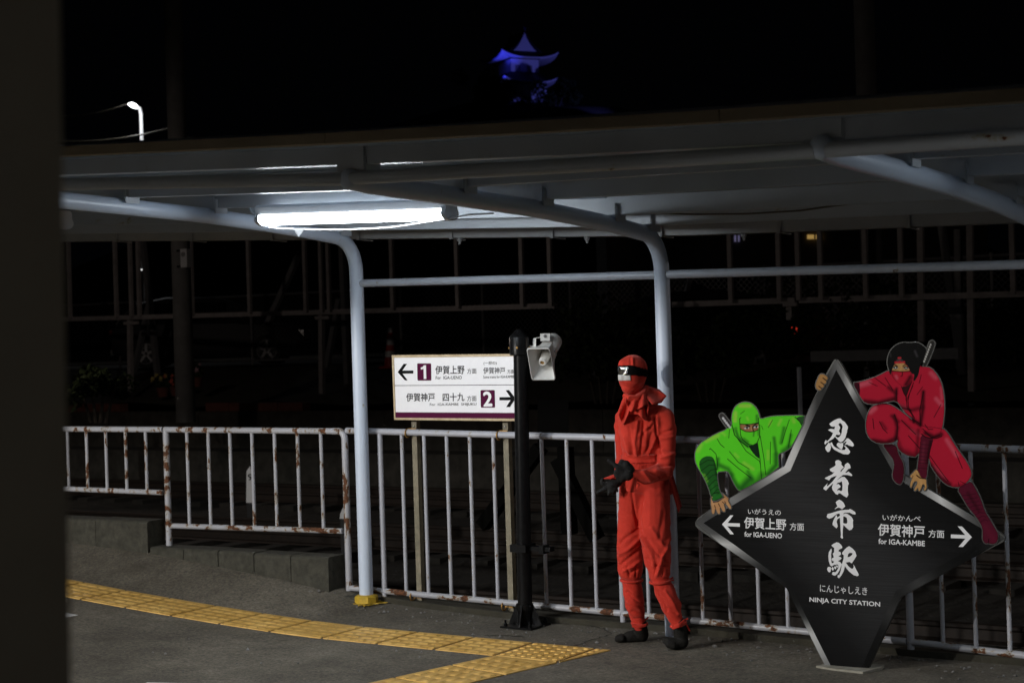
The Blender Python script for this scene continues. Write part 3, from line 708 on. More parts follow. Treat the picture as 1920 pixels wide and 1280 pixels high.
g = G(); ax_ = axd/np.linalg.norm(axd); g.lathe(sh(.62), ax_, [(.042,0),(.050,.02),(.053,.07),(.052,.115),(.046,.125),(.02,.128)], 24); g.build('driver', M['speaker'], sp_, angle=40)
g = G(); c = PP(1022, 632, -.10); e1, e2, e3 = RGT*.028, FWD*.03, UPZ*.022
g.hexa([c-e1-e2-e3, c+e1-e2-e3, c+e1+e2-e3, c-e1+e2-e3, c-e1-e2+e3, c+e1-e2+e3, c+e1+e2+e3, c-e1+e2+e3]); bx = g.build('terminal_box', M['speaker'], sp_, smooth=False)
g = G(); g.lathe(c-e2+UPZ*.006, -FWD, [(.010,0),(.010,.003),(.004,.004)], 10); g.build('knob', M['speaker_dark'], bx)
g = G(); p1, p2, p3 = PP(1002, 656, -.06), PP(1002.5, 634, -.08), PP(1016, 631.5, -.09)
g.bar(p1, p2, .02, .004); g.bar(p2, p3, .02, .004); g.bar(PP(990, 649, -.09), PP(1003, 650, -.07), .012, .012); g.build('bracket', M['speaker'], sp_, smooth=False)
# ================================================================== STAR SIGN
YK = 7.95
cS = onY(1588, 1248, YK)
star = thing('star_sign', (cS[0], YK, gz(cS[0], YK)), 'black four pointed star shaped station sign with silver lettering and two painted ninja figures', 'sign')
outer = [(1561,679),(1564,674.5),(1568,673),(1572,675),(1577,682),(1624,768),(1688.8,885.4),(1740,916),(1832,971),(1876,999),(1882,1003.5),(1884,1009),(1881,1015),(1834,1040),(1690,1118.7),(1629,1251),(1546,1246),(1475,1102.5),(1351,1020),(1309,991),(1304,985),(1303.5,979),(1308,971),(1332,954),(1471,873),(1520,758.5),(1548,702)]
inner = [(1568,693),(1617,781),(1681,896),(1740,931),(1840,990),(1861,1003.5),(1830,1022),(1679,1107.5),(1615.5,1250.5),(1557.5,1247),(1483,1098),(1376,1020),(1319,980),(1348,962),(1482,882),(1520,793.6)]
g = G(); g.prism([onY(*p, YK) for p in outer], (0, .024, 0)); g.build('back_plate', M['art_edge'], star, smooth=False)
# bevelled, printed metal border: quads between outer and inner outlines with a silver gradient printed along it
pair = [(outer[2],inner[0]),(outer[5],inner[1]),(outer[6],inner[2]),(outer[7],inner[3]),(outer[8],inner[4]),(outer[11],inner[5]),(outer[13],inner[6]),(outer[14],inner[7]),(outer[15],inner[8])]
pair2 = [(outer[16],inner[9]),(outer[17],inner[10]),(outer[18],inner[11]),(outer[21],inner[12]),(outer[23],inner[13]),(outer[24],inner[14]),(outer[25],inner[15]),(outer[2],inner[0])]
def keyline(keys, tt): return float(np.interp(tt, [k[0] for k in keys], [k[1] for k in keys]))
def frame_strip(g, cols, segs):
    for (o1, i1), (o2, i2), keys in segs:
        m = 24
        rows = []
        for s in range(m+1):
            u = s/m; o = np.array(o1)*(1-u)+np.array(o2)*u; i = np.array(i1)*(1-u)+np.array(i2)*u
            rows.append([onY(*(o*(1-q)+i*q), YK-.0012) for q in (0, .12, .5, 1)])
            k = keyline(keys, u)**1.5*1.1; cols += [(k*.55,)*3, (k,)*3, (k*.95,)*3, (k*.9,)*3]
        g.grid(rows)
def colour_attr(o, cols):
    a = o.data.color_attributes.new('art', 'FLOAT_COLOR', 'POINT')
    a.data.foreach_set('color', np.array([(*c, 1) for c in cols], np.float32).ravel())
g = G(); cols = []
K = lambda *v: [(i/(len(v)-1), x) for i, x in enumerate(v)]
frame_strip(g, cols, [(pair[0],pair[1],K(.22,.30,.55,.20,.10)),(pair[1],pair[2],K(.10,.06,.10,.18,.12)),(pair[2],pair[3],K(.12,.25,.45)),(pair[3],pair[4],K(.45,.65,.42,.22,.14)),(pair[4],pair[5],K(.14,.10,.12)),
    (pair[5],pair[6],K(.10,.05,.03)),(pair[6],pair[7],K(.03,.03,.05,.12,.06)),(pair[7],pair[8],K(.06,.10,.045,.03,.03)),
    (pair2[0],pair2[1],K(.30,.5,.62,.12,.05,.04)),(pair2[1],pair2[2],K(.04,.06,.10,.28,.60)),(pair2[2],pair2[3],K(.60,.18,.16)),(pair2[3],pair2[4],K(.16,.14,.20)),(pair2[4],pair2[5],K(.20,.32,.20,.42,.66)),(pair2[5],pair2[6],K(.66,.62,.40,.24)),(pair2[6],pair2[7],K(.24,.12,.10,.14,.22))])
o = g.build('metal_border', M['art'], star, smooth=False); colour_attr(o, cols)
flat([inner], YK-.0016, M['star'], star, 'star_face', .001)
YI = YK-.0030
def holed(polys, Y, mt, parent, name):
    g = G()
    for poly in polys:
        loops = [[Vector(onY(x, y, Y)) for x, y in lp] for lp in poly]
        vs = [v for lp in loops for v in lp]; tris = geometry.tessellate_polygon(loops); g.add(vs, tris)
    return g.build(name, mt, parent, smooth=False)
def sc(ox, oy, k): return lambda pts: [(ox+x/k, oy+y/k) for x, y in pts]
a1, a2, a3, a4 = sc(1535,780,17.07), sc(1535,857,17.07), sc(1540,932,16.41), sc(1540,1010,16.41)
shinobi = [[a1([(340,245),(400,195),(500,125),(620,75),(695,68),(745,125),(830,180),(900,275),(935,330),(935,385),(908,450),(910,510),(880,590),(860,680),(800,770),(750,815),(700,830),(660,810),(600,740),(528,658),(518,658),(470,715),(340,790),(300,830),(245,860),(210,910),(185,870),(190,820),(232,750),(262,805),(340,735),(420,630),(460,535),(400,500),(300,435),(390,400),(505,415),(525,325),(450,335),(390,315)]),
            a1([(685,210),(740,255),(768,330),(745,440),(740,510),(710,600),(660,665),(600,685),(537,632),(570,585),(640,600),(690,580),(690,540),(645,480),(690,360),(670,320),(630,260)])],
           [a1([(330,830),(350,875),(370,865),(395,1000),(365,1100),(330,1140),(280,1140),(235,1080),(205,1000),(250,940)])],
           [a1([(400,830),(430,850),(480,950),(560,1010),(680,1060),(760,1080),(840,1075),(870,1010),(800,935),(870,960),(950,1040),(1005,1120),(1000,1170),(940,1220),(790,1210),(640,1145),(490,1060),(430,990),(380,900),(372,868)])],
           [a1([(640,832),(690,860),(780,850),(785,930),(765,1010),(740,1060),(700,1048),(620,980),(575,930),(590,870)])],
           [a1([(790,850),(880,740),(900,705),(950,705),(1030,770),(1110,870),(1130,935),(1090,970),(960,930),(910,900),(835,920),(895,815),(870,800),(800,860)])]]
mono = [[a2([(535,130),(560,100),(620,82),(690,110),(735,165),(725,235),(805,315),(705,415),(696,470),(720,458),(830,320),(840,230),(930,165),(1000,230),(1022,310),(1015,350),(950,370),(845,490),(900,490),(945,450),(1040,520),(1078,575),(1050,598),(920,560),(785,560),(700,620),(592,712),(600,716),(740,625),(830,625),(920,730),(970,840),(940,890),(930,1050),(948,1200),(900,1285),(800,1230),(690,1145),(630,1150),(610,1195),(540,1165),(440,1030),(425,950),(470,825),(340,940),(235,1060),(155,1010),(155,970),(285,825),(258,920),(300,910),(440,775),(585,585),(480,615),(400,650),(330,740),(195,670),(210,650),(430,545),(510,465),(450,475),(370,430),(352,375),(500,290),(548,240),(530,165)]),
         a2([(565,860),(610,810),(680,800),(720,770),(745,775),(765,900),(755,1050),(720,1080),(640,1040),(600,1075),(600,1020),(690,960),(705,920),(640,855)])]]
ichi = [[a3([(440,150),(480,110),(550,65),(630,110),(690,170),(735,275),(635,365),(580,325),(530,310),(480,325),(430,360),(410,350),(495,270)])],
        [a3([(165,580),(195,505),(290,485),(450,435),(600,395),(720,380),(850,378),(875,350),(950,385),(1040,450),(1055,490),(1045,525),(950,510),(870,465),(740,465),(680,490),(682,518),(740,490),(800,500),(930,600),(980,690),(970,780),(980,910),(930,985),(860,1010),(800,960),(680,845),(660,1000),(655,1150),(668,1250),(640,1270),(590,1220),(605,1150),(590,950),(572,625),(500,660),(470,740),(505,890),(465,950),(350,850),(345,800),(375,700),(440,570),(470,535),(490,615),(575,562),(560,490),(470,515),(330,625),(250,655),(175,620)]),
         a3([(675,590),(700,580),(780,620),(800,700),(800,780),(770,805),(700,800),(672,780)])]]
eki = [[a4([(310,190),(380,140),(470,98),(540,115),(610,180),(645,240),(640,275),(535,330),(530,385),(580,390),(605,440),(600,480),(520,535),(590,550),(625,585),(590,630),(510,675),(580,705),(630,770),(610,830),(560,960),(500,1060),(440,1115),(390,1120),(325,1085),(350,1010),(380,1010),(430,1020),(470,980),(525,880),(520,800),(480,770),(440,795),(400,785),(320,840),(270,800),(230,680),(215,520),(230,400),(305,285),(325,350),(300,460),(305,600),(315,730),(360,740),(395,690),(340,670),(315,625),(330,590),(385,560),(350,450),(395,400),(395,270),(330,225)])],
       [a4([(180,900),(210,855),(270,850),(300,890),(285,1000),(250,1020),(210,1000),(180,940)])], [a4([(305,905),(345,850),(375,880),(385,940),(350,970)])], [a4([(395,850),(430,835),(465,880),(435,930),(400,900)])], [a4([(445,830),(480,800),(512,830),(500,885),(470,860)])],
       [a4([(640,420),(700,340),(780,260),(855,218),(960,290),(1040,380),(1085,510),(1020,620),(935,745),(870,700),(750,720),(830,830),(920,905),(965,910),(1000,850),(985,780),(1020,830),(1080,950),(1150,1080),(1145,1120),(1105,1140),(1000,1110),(850,990),(760,880),(725,830),(690,980),(620,1110),(545,1205),(495,1160),(515,1085),(545,1120),(600,960),(630,780),(685,600),(690,495),(640,460)]),
        a4([(805,555),(825,460),(870,420),(930,425),(965,440),(940,490),(880,540)])]]
for ch in (shinobi, mono, ichi, eki): holed(ch, YI, M['silver_ink'], star, 'brush_letter')
for b, tl, bl, tr, bo in [('いがうえの',(1402.5,952.8),(1402.5,963),(1464,955.2),.006), ('伊賀上野',(1395.4,968.6),(1395.4,989.6),(1474,972.6),.016), ('方面',(1480.8,979.4),(1480.8,993.4),(1507.3,980.4),.008), ('for IGA-UENO',(1396,996),(1396,1005.2),(1466,999.4),.022),
    ('いがかんべ',(1654.9,963.6),(1654.9,974.6),(1726.2,966.2),.006), ('伊賀神戸',(1646.4,981),(1646.4,1003.2),(1733.7,985.4),.016), ('方面',(1741,992.4),(1741,1006.8),(1770.3,993.6),.008), ('for IGA-KAMBE',(1647.3,1009),(1647.3,1018.6),(1733.9,1013.6),.022),
    ('にんじゃしえき',(1537.4,1095),(1537.5,1109),(1626,1101),.006), ('NINJA CITY STATION',(1518,1118.8),(1518,1129.6),(1650,1128),.022)]:
    text_at(b, tl, bl, tr, YI, M['silver_ink'], star, bo)
b4, b5 = sc(1340,920,9.6), sc(1630,940,9.143)
flat([b4([(133,598),(280,437),(335,437),(232,575),(452,582),(452,642),(228,632),(345,777),(282,777)])], YI, M['silver_ink'], star, 'arrow')
flat([b5([(1398,560),(1645,570),(1515,422),(1590,425),(1757,607),(1605,775),(1530,772),(1648,632),(1398,622)])], YI, M['silver_ink'], star, 'arrow')
# mortar pad at the foot
g = G(); pad = [(1530,1247),(1545,1244),(1588,1247),(1640,1243.5),(1658,1245),(1652,1250),(1618,1258.5),(1595,1256),(1560,1252)]
g.prism([onZ(x, y, gz(cS[0], YK)+.012) for x, y in pad], (0,0,-.05)); g.build('mortar_pad', mottled('mortar', (.24,.225,.18), (.34,.32,.27), 20, .9, .4), star, smooth=False)
# ------------------------------------------------------------------ printed ninja figures (acrylic cut-outs with flat artwork)
def inside(poly, X, Y):
    poly = np.array(poly, float); r = np.zeros(X.shape, bool); n = len(poly)
    for i in range(n):
        x1, y1 = poly[i]; x2, y2 = poly[(i+1) % n]
        if y1 == y2: continue
        c = ((y1 > Y) != (y2 > Y)) & (X < (x2-x1)*(Y-y1)/(y2-y1)+x1); r ^= c
    return r
def smooth_poly(p, it=1):
    p = [np.array(q, float) for q in p]
    for _ in range(it):
        q = []
        for i in range(len(p)):
            a, b = p[i], p[(i+1) % len(p)]; q += [a*.75+b*.25, a*.25+b*.75]
        p = q
    return [tuple(x) for x in p]
def dist(line, X, Y):
    d = np.full(X.shape, 1e9)
    for (x1, y1), (x2, y2) in zip(line[:-1], line[1:]):
        l2 = (x2-x1)**2+(y2-y1)**2+1e-9; t = np.clip(((X-x1)*(x2-x1)+(Y-y1)*(y2-y1))/l2, 0, 1)
        d = np.minimum(d, np.hypot(X-x1-t*(x2-x1), Y-y1-t*(y2-y1)))
    return d
def artwork(name, label, sil, layers, Yf, step=.7):
    """sil: outline pieces; layers: painted in order - ('fill',poly,col) ('soft',line,radius,col,alpha[,clip]) ('line',line,width,col)"""
    allp = np.array([p for s in sil for p in s]); x0, y0 = allp.min(0)-2; x1, y1 = allp.max(0)+2
    nx, ny = int((x1-x0)/step)+2, int((y1-y0)/step)+2
    X, Yy = np.meshgrid(x0+np.arange(nx)*step, y0+np.arange(ny)*step)
    C = np.zeros((ny, nx, 3)); mask = np.zeros((ny, nx), bool)
    for s in sil: mask |= inside(smooth_poly(s), X, Yy)
    for ly in layers:
        if ly[0] == 'fill': m = inside(smooth_poly(ly[1]), X, Yy); C[m] = ly[2]
        elif ly[0] == 'soft':
            d = dist(ly[1], X, Yy); al = np.clip(1-d/ly[2], 0, 1); al = al*al*(3-2*al)*ly[4]
            if len(ly) > 5: al = al*inside(smooth_poly(ly[5]), X, Yy)
            C = C*(1-al[..., None])+np.array(ly[3])*al[..., None]
        elif ly[0] == 'line':
            d = dist(ly[1], X, Yy); al = np.clip((ly[2]*.62+.5-d)/.9, 0, 1); C = C*(1-al[..., None])+np.array(ly[3])*al[..., None]
        elif ly[0] == 'edge':   # dark contour along the rim of a region
            m = inside(smooth_poly(ly[1]), X, Yy); P_ = smooth_poly(ly[1]); d = dist(P_+[P_[0]], X, Yy)
            al = np.clip(1-d/ly[2], 0, 1)*ly[4]*m; C = C*(1-al[..., None])+np.array(ly[3])*al[..., None]
    root = G()
    for i, s in enumerate(sil):
        P_ = [np.array(p) for p in smooth_poly(s)]; n = len(P_); cen = sum(P_)/n
        ar = sum(P_[k][0]*P_[(k+1) % n][1]-P_[(k+1) % n][0]*P_[k][1] for k in range(n)); sg_ = 1 if ar > 0 else -1
        Q = []
        for k in range(n):
            t = P_[(k+1) % n]-P_[k-1]; t = t/(np.linalg.norm(t)+1e-9); Q.append(P_[k]+np.array([t[1], -t[0]])*1.15*sg_)
        root.prism([onY(*q, Yf+.0007+.0002*i) for q in Q], (0, .012, 0))
    plate = root.build(name, M['art_edge'], star, smooth=False); plate['label'] = label
    cellm = mask[:-1, :-1] & mask[1:, :-1] & mask[:-1, 1:] & mask[1:, 1:]
    idx = -np.ones((ny, nx), int); used = np.zeros((ny, nx), bool)
    for dy in (0, 1):
        for dx in (0, 1): used[dy:ny-1+dy, dx:nx-1+dx] |= cellm
    idx[used] = np.arange(used.sum()); g = G()
    jj, ii = np.nonzero(used); g.v = [tuple(onY(X[j, i], Yy[j, i], Yf)) for j, i in zip(jj, ii)]
    g.f = [(idx[j, i], idx[j+1, i], idx[j+1, i+1], idx[j, i+1]) for j, i in zip(*np.nonzero(cellm))]
    o = g.build('printed_figure', M['art'], plate, smooth=False); colour_attr(o, [C[j, i] for j, i in zip(jj, ii)])
    return plate
g1, h5, e1, c3 = sc(1290,740,5.333), sc(1290,820,6.4), sc(1360,740,11.64), sc(1420,760,9.14)
GR, GD, GH, BK = (.085,.56,.018), (.012,.10,.010), (.30,.52,.06), (.004,.006,.004)
body = g1([(440,300),(434,235),(445,165),(475,110),(525,78),(580,68),(640,84),(690,138),(713,200),(722,243),(790,222),(860,210),(1000,205),(1100,203),(1192,210),(1040,515),(1000,548),(950,575),(902,590),(906,660),(910,738),(530,965),(490,940),(450,870),(420,800),(395,760),(330,765),(292,770),(296,860),(318,960),(345,1010),(360,1022),(255,1070),(228,1015),(205,930),(165,840),(125,770),(92,715),(70,660),(68,590),(82,535),(125,480),(200,432),(290,382),(375,350),(400,320)])
sword = g1([(305,215),(318,188),(342,180),(365,196),(442,300),(415,335),(388,335)])
hand = h5([(272,700),(300,772),(350,765),(440,712),(396,655),(425,672),(500,733),(478,752),(522,825),(520,856),(496,856),(455,800),(430,785),(452,872),(440,893),(412,885),(382,822),(390,905),(374,922),(348,905),(328,842),(320,912),(298,924),(278,890),(282,850),(270,780)])
skin = (.42,.22,.10); skinD = (.16,.07,.03)
gl = [('fill', body, GR)]
wrap = g1([(110,675),(140,628),(200,608),(250,622),(270,662),(290,765),(300,860),(318,960),(360,1022),(255,1070),(228,1005),(200,905),(150,795),(118,740)])
sof = lambda pts, r, c, a, cl=None: ('soft', g1(pts), r, c, a) if cl is None else ('soft', g1(pts), r, c, a, cl)
gl += [sof(p, r, GH, a) for p, r, a in [([(475,180),(470,260)],6,.8),([(520,110),(620,110)],6,.8),([(180,460),(300,405)],7,.6),([(130,500),(100,560)],7,.5),([(830,260),(815,300)],5,.5),([(930,250),(905,300)],5,.5),([(1050,240),(1060,270)],6,.5),([(800,560),(800,640)],5,.5),([(560,680),(650,740)],6,.5),([(330,370),(370,400)],5,.4),([(470,590),(500,620)],5,.4),([(590,225),(600,250)],4,.4)]]
gl += [sof(p, r, GD, a) for p, r, a in [([(620,840),(530,930),(560,960)],14,.95),([(740,800),(700,860),(560,950)],12,.75),([(880,600),(880,700),(800,790)],9,.9),([(950,560),(1020,520)],9,.8),([(860,430),(880,580)],6,.8),([(960,330),(930,480)],6,.75),([(1030,400),(1000,520)],6,.7),([(300,640),(290,740)],7,.8),([(310,700),(400,740),(440,800)],8,.8),([(430,800),(500,920)],8,.85),([(600,770),(640,840)],7,.7),([(480,330),(500,420)],4,.6),([(520,440),(600,500)],6,.8),([(690,210),(690,260)],5,.7),([(700,300),(705,400)],4,.6),([(660,370),(655,410)],3,.7),([(560,440),(600,470)],5,.6),([(460,340),(520,450),(600,520)],5,.6)]]
gl += [('fill', g1([(598,500),(640,505),(690,480),(698,500),(718,640),(690,625),(640,570)]), (.006,.02,.008)), ('fill', wrap, (.012,.085,.012)), sof([(160,800),(190,860)],5,(.10,.30,.03),.8,wrap), sof([(240,900),(270,1010)],6,(.02,.13,.02),.7,wrap), sof([(270,640),(285,800)],5,(.004,.02,.004),.7,wrap)]
gl += [('line', g1(p), .8, (.003,.015,.003)) for p in [[(115,700),(200,650),(262,660)],[(130,760),(210,700),(275,700)],[(160,830),(230,750),(285,740)],[(180,860),(250,800),(292,790)],[(200,920),(270,850),(296,850)],[(215,960),(280,905),(305,900)],[(230,1010),(290,945),(310,940)]]]
gl += [('fill', g1([(1070,222),(1195,208),(1145,312),(1115,265)]), (.02,.07,.02))]
gl += [('line', g1(p), w_, BK) for p, w_ in [([(292,440),(325,495),(362,525)],.9),([(415,565),(500,670),(612,740)],.9),([(395,640),(500,730),(628,828)],1.0),([(215,545),(225,535),(280,590),(295,680),(290,745)],1.0),([(415,345),(408,430)],.8),([(500,440),(580,560),(715,660),(722,690)],1.0),([(695,480),(720,640),(735,840)],1.0),([(722,410),(760,640),(778,800)],1.0),([(825,470),(822,690)],.9),([(845,252),(803,325)],.9),([(1013,250),(975,360),(940,480)],1.0),([(1033,350),(1005,520)],1.0),([(735,310),(750,345)],.7),([(1070,222),(1115,265),(1142,312)],1.1),([(525,190),(565,160)],.7),([(515,240),(530,225)],.8),([(518,235),(518,290),(525,400),(545,445),(600,490),(650,503),(690,480),(716,420),(718,300)],1.1),([(440,300),(465,400),(520,460),(600,520)],1.2),([(705,230),(708,300)],1.0)]]
face = e1([(322,634),(440,640),(560,636),(722,605),(722,755),(690,775),(620,800),(540,808),(440,795),(330,740)])
gl += [('fill', face, (.27,.135,.06)), ('soft', e1([(335,650),(340,720)]), 2.5, skinD, .7), ('soft', e1([(560,700),(580,770)]), 2, (.42,.24,.12), .7), ('soft', e1([(600,650),(600,790)]), 2, skinD, .8)]
for ex, ey in ((465,718),(668,695)):
    gl += [('line', e1([(ex-32,ey+2),(ex+30,ey-2)]), 3.0, (.55,.55,.56)), ('line', e1([(ex+8,ey-10),(ex+8,ey+8)]), 2.6, (.006,.006,.008)), ('line', e1([(ex-48,ey-8),(ex,ey-26),(ex+42,ey-14)]), 1.0, BK)]
gl += [('line', e1(p), w_, BK) for p, w_ in [([(450,650),(530,685)],2.2),([(600,705),(640,650),(720,608)],1.8),([(600,690),(598,740),(625,800)],1.2),([(322,634),(440,642),(560,638),(722,605)],1.2),([(322,740),(440,797),(540,808),(640,795),(722,755)],1.2)]]
gl += [('fill', sword, (.035,.032,.032))]+[('line', g1([(x, y), (x+3, y+5)]), 3.2, (.5,.5,.52)) for x, y in [(350,232),(366,255),(383,277),(400,298),(416,318)]]+[('edge', sword, 1.3, (.12,.12,.12), .8)]
gl += [('fill', hand, skin), ('soft', h5([(290,720),(300,800)]), 3, (.55,.30,.15), .7), ('soft', h5([(440,700),(480,735)]), 4, (.30,.14,.06), .7), ('soft', h5([(470,790),(510,840)]), 2.5, (.50,.28,.12), .7)]
gl += [('edge', hand, 1.1, (.02,.01,.005), .9)]+[('line', h5(p), 1.1, (.03,.014,.006)) for p in [[(330,845),(318,810)],[(382,825),(365,790)],[(430,785),(412,770)],[(455,790),(440,765)]]]
gl += [('fill', g1([(232,1020),(345,985),(362,1022),(300,1065),(252,1072)]), (.015,.12,.015)), ('line', g1([(252,1072),(300,1066),(362,1022)]), 1.3, BK), ('line', g1([(255,985),(285,975),(308,978)]), 1.2, BK), ('line', g1([(265,1055),(320,1035),(345,1015)]), .8, BK)]
gl += [('edge', body, 1.4, (.02,.03,.015), .75)]
artwork('cutout_figure', 'cut-out ninja in bright green leaning over the upper left edge', [body, sword, hand], gl, YK-.0045)
r2, k7, f8, s6, e2 = sc(1560,620,3.765), sc(1620,780,8), sc(1740,880,8), sc(1520,660,7.111), sc(1650,630,10.667)
RD, RK, RHi = (.36,.010,.028), (.045,.002,.006), (.50,.09,.13)
head = e2([(175,700),(140,540),(150,430),(190,310),(270,210),(370,145),(480,120),(600,135),(700,115),(800,140),(900,220),(935,260),(870,520),(900,610),(1010,620),(1090,690),(1180,830),(1240,980),(1265,1060),(1265,1280),(300,1280),(0,1180),(0,790)])
upper = r2([(400,275),(330,315),(260,340),(190,362),(142,362),(200,470),(232,512),(300,520),(380,505),(455,490),(500,560),(560,620),(620,670),(640,720),(700,752),(760,740),(782,680),(795,560),(793,480),(780,390),(748,315),(700,258),(640,250)])
legs = r2([(345,510),(280,530),(248,585),(235,660),(245,735),(290,785),(370,800),(440,785),(468,765),(455,800),(475,850),(540,885),(605,892),(650,770),(690,770),(682,930),(740,1020),(800,1085),(870,1108),(930,1095),(980,1040),(990,1000),(955,925),(900,850),(860,790),(820,720),(785,685),(620,670),(560,620),(460,545),(400,512)])
shinL = k7([(270,420),(330,510),(390,590),(435,650),(452,740),(425,850),(425,920),(455,975),(500,1015),(545,1028),(585,970),(600,870),(598,720),(555,630),(515,560),(490,440),(400,410)])
fore = k7([(855,260),(835,480),(815,640),(795,790),(785,890),(860,930),(940,940),(952,780),(975,620),(1010,460),(1048,330),(960,320)])
handR = k7([(792,782),(740,835),(677,905),(722,930),(690,1000),(688,1050),(700,1075),(720,1060),(742,990),(790,970),(800,1005),(752,1080),(752,1118),(775,1125),(808,1070),(812,1115),(835,1130),(858,1090),(885,1010),(915,1050),(893,1095),(905,1120),(930,1108),(948,1060),(935,990),(942,938),(860,930)])
legR = f8([(430,285),(520,430),(600,570),(730,720),(820,880),(812,1000),(820,1065),(860,1112),(905,1105),(960,1122),(1010,1110),(1048,1070),(1052,950),(1015,895),(930,745),(850,615),(800,455),(720,290),(645,165),(550,220)])
handL = s6([(62,440),(75,390),(105,315),(135,285),(190,297),(235,340),(225,368),(205,375),(213,405),(195,423),(170,425),(183,455),(165,474),(140,478),(150,500),(110,512),(72,488)])
swd = e2([(860,520),(935,250),(985,110),(1030,80),(1075,95),(1102,140),(1085,215),(1010,420),(915,620),(860,610)])
hairP = e2([(175,690),(140,540),(150,430),(190,310),(270,210),(370,145),(480,120),(600,135),(700,115),(800,140),(900,220),(940,270),(870,500),(800,560),(790,680),(760,800),(690,900),(660,900),(690,760),(640,760),(600,690),(560,600),(500,540),(480,520),(420,440),(380,420),(340,470),(290,560),(250,640),(215,770),(195,760)])
rl = [('fill', shinL, (.055,.004,.012)), ('soft', k7([(300,440),(460,430)]), 6, (.015,.002,.004), .8, shinL), ('edge', shinL, 1.5, (.012,.001,.003), .9)]
rl += [('fill', upper, RD), ('fill', legs, RD), ('fill', head and e2([(175,700),(0,790),(0,1180),(300,1280),(1265,1280),(1265,1060),(1240,980),(1180,830),(1090,690),(1010,620),(900,610),(780,600),(700,900),(400,990),(240,800)]), RD)]
sr = lambda pts, r, c, a: ('soft', r2(pts), r, c, a)
rl += [sr(p, r, RHi, a) for p, r, a in [([(190,385),(260,365)],9,.7),([(270,570),(300,545)],9,.7),([(735,480),(770,520)],7,.6),([(770,400),(775,480)],5,.4),([(810,770),(880,880)],7,.6),([(720,960),(800,1050)],6,.4),([(700,300),(730,330)],8,.5),([(560,700),(620,740)],6,.3),([(470,530),(520,545)],7,.35)]]
rl += [sr(p, r, RK, a) for p, r, a in [([(230,500),(330,510),(440,480)],9,.95),([(400,400),(450,440)],7,.8),([(455,410),(450,490)],6,.9),([(470,530),(560,560),(640,540)],8,.75),([(645,430),(640,560),(625,660)],7,.95),([(660,720),(720,748),(770,730)],8,.95),([(290,775),(380,790),(455,760)],9,.95),([(440,600),(462,680),(450,760)],7,.9),([(350,650),(380,690)],6,.6),([(560,620),(620,660)],8,.85),([(480,850),(560,880),(610,885)],14,.75),([(470,790),(480,830)],9,.6),([(690,940),(760,1030),(830,1085)],9,.95),([(870,1095),(950,1080)],6,.5),([(610,700),(600,860)],7,.7),([(500,640),(590,720)],6,.45),([(420,600),(470,640)],6,.7),([(530,400),(560,330)],6,.8)]]
rl += [('edge', legs, 2.2, (.02,.001,.003), .9), ('edge', upper, 1.6, (.03,.002,.004), .8)]
rl += [('line', r2(p), w_, (.012,.001,.003)) for p, w_ in [([(245,735),(235,660),(248,585),(280,530),(345,510),(420,520),(500,565),(560,615),(620,655)],1.5),([(440,590),(462,650),(460,740),(440,785)],1.3),([(288,620),(296,692)],1.1),([(335,640),(360,690),(390,720)],1.2),([(490,630),(560,700),(590,730)],1.1),([(540,740),(620,830)],1.2),([(300,330),(380,390)],1),([(260,362),(320,390)],.9),([(375,330),(430,420)],1),([(630,310),(615,370)],1),([(640,395),(600,450)],.9),([(770,520),(720,610)],1),([(655,660),(680,695),(712,695)],1.1),([(870,850),(920,970)],1.1),([(690,880),(760,980),(820,1060)],1.1),([(625,670),(620,560),(645,430)],1.4),([(495,400),(525,470),(530,540),(570,600),(572,650)],1.2),([(570,390),(535,470),(540,540),(580,610),(580,650)],1.2),([(455,420),(455,490),(480,540),(560,560)],1.2),([(640,690),(700,752),(760,738)],1.3),([(190,362),(195,420),(190,462)],1.3),([(890,1065),(900,1100)],.8),([(905,1060),(940,1078)],.8)]]
rl += [('fill', r2([(142,362),(188,360),(196,420),(192,468)]), (.035,.003,.008))]
rl += [('fill', e2([(430,1000),(560,1000),(640,900),(600,1000),(540,1180),(520,1190),(470,1100)]), (.03,.006,.008)), ('line', e2([(430,1010),(470,1130),(520,1215),(522,1280)]), 1.1, (.01,.001,.002)), ('line', e2([(670,930),(600,1120),(560,1280)]), 1.1, (.01,.001,.002)), ('line', e2([(640,900),(560,1100),(530,1190),(520,1280)]), 1.1, (.01,.001,.002))]
mask_ = e2([(232,690),(420,708),(620,700),(625,760),(590,860),(520,960),(450,1000),(390,970),(300,880),(245,790)])
rl += [('fill', e2([(180,700),(250,560),(380,430),(560,560),(650,720),(640,860),(540,970),(450,1000),(330,920),(230,800)]), (.25,.008,.02)), ('fill', e2([(250,640),(300,540),(480,530),(560,620),(605,700),(420,708),(238,690)]), (.36,.20,.075)), ('soft', e2([(380,540),(440,600),(400,690)]), 3, (.46,.27,.11), .6), ('fill', mask_, (.36,.010,.026)), ('soft', e2([(320,800),(340,840)]), 5, RHi, .6), ('soft', e2([(600,820),(520,960)]), 7, RK, .9), ('soft', e2([(450,720),(445,790),(420,800)]), 2, RK, .9), ('edge', mask_, 1.4, (.02,.001,.003), .8)]
for ex, ey in ((310,632),(520,636)):
    rl += [('line', e2([(ex-32,ey+4),(ex+34,ey+2)]), 3.0, (.20,.19,.17)), ('line', e2([(ex,ey-4),(ex,ey+6)]), 3.6, (.006,.006,.006)), ('line', e2([(ex,ey-2),(ex+1,ey)]), 1.4, (.8,.8,.8)), ('line', e2([(ex-45,ey-12),(ex,ey-28),(ex+40,ey-14)]), 1.3, (.01,.006,.004))]
rl += [('line', e2(p), w_, (.008,.004,.003)) for p, w_ in [([(275,572),(320,582),(350,605)],1.3),([(455,605),(490,575),(535,572)],1.3),([(238,692),(420,710),(610,700)],1.2)]]
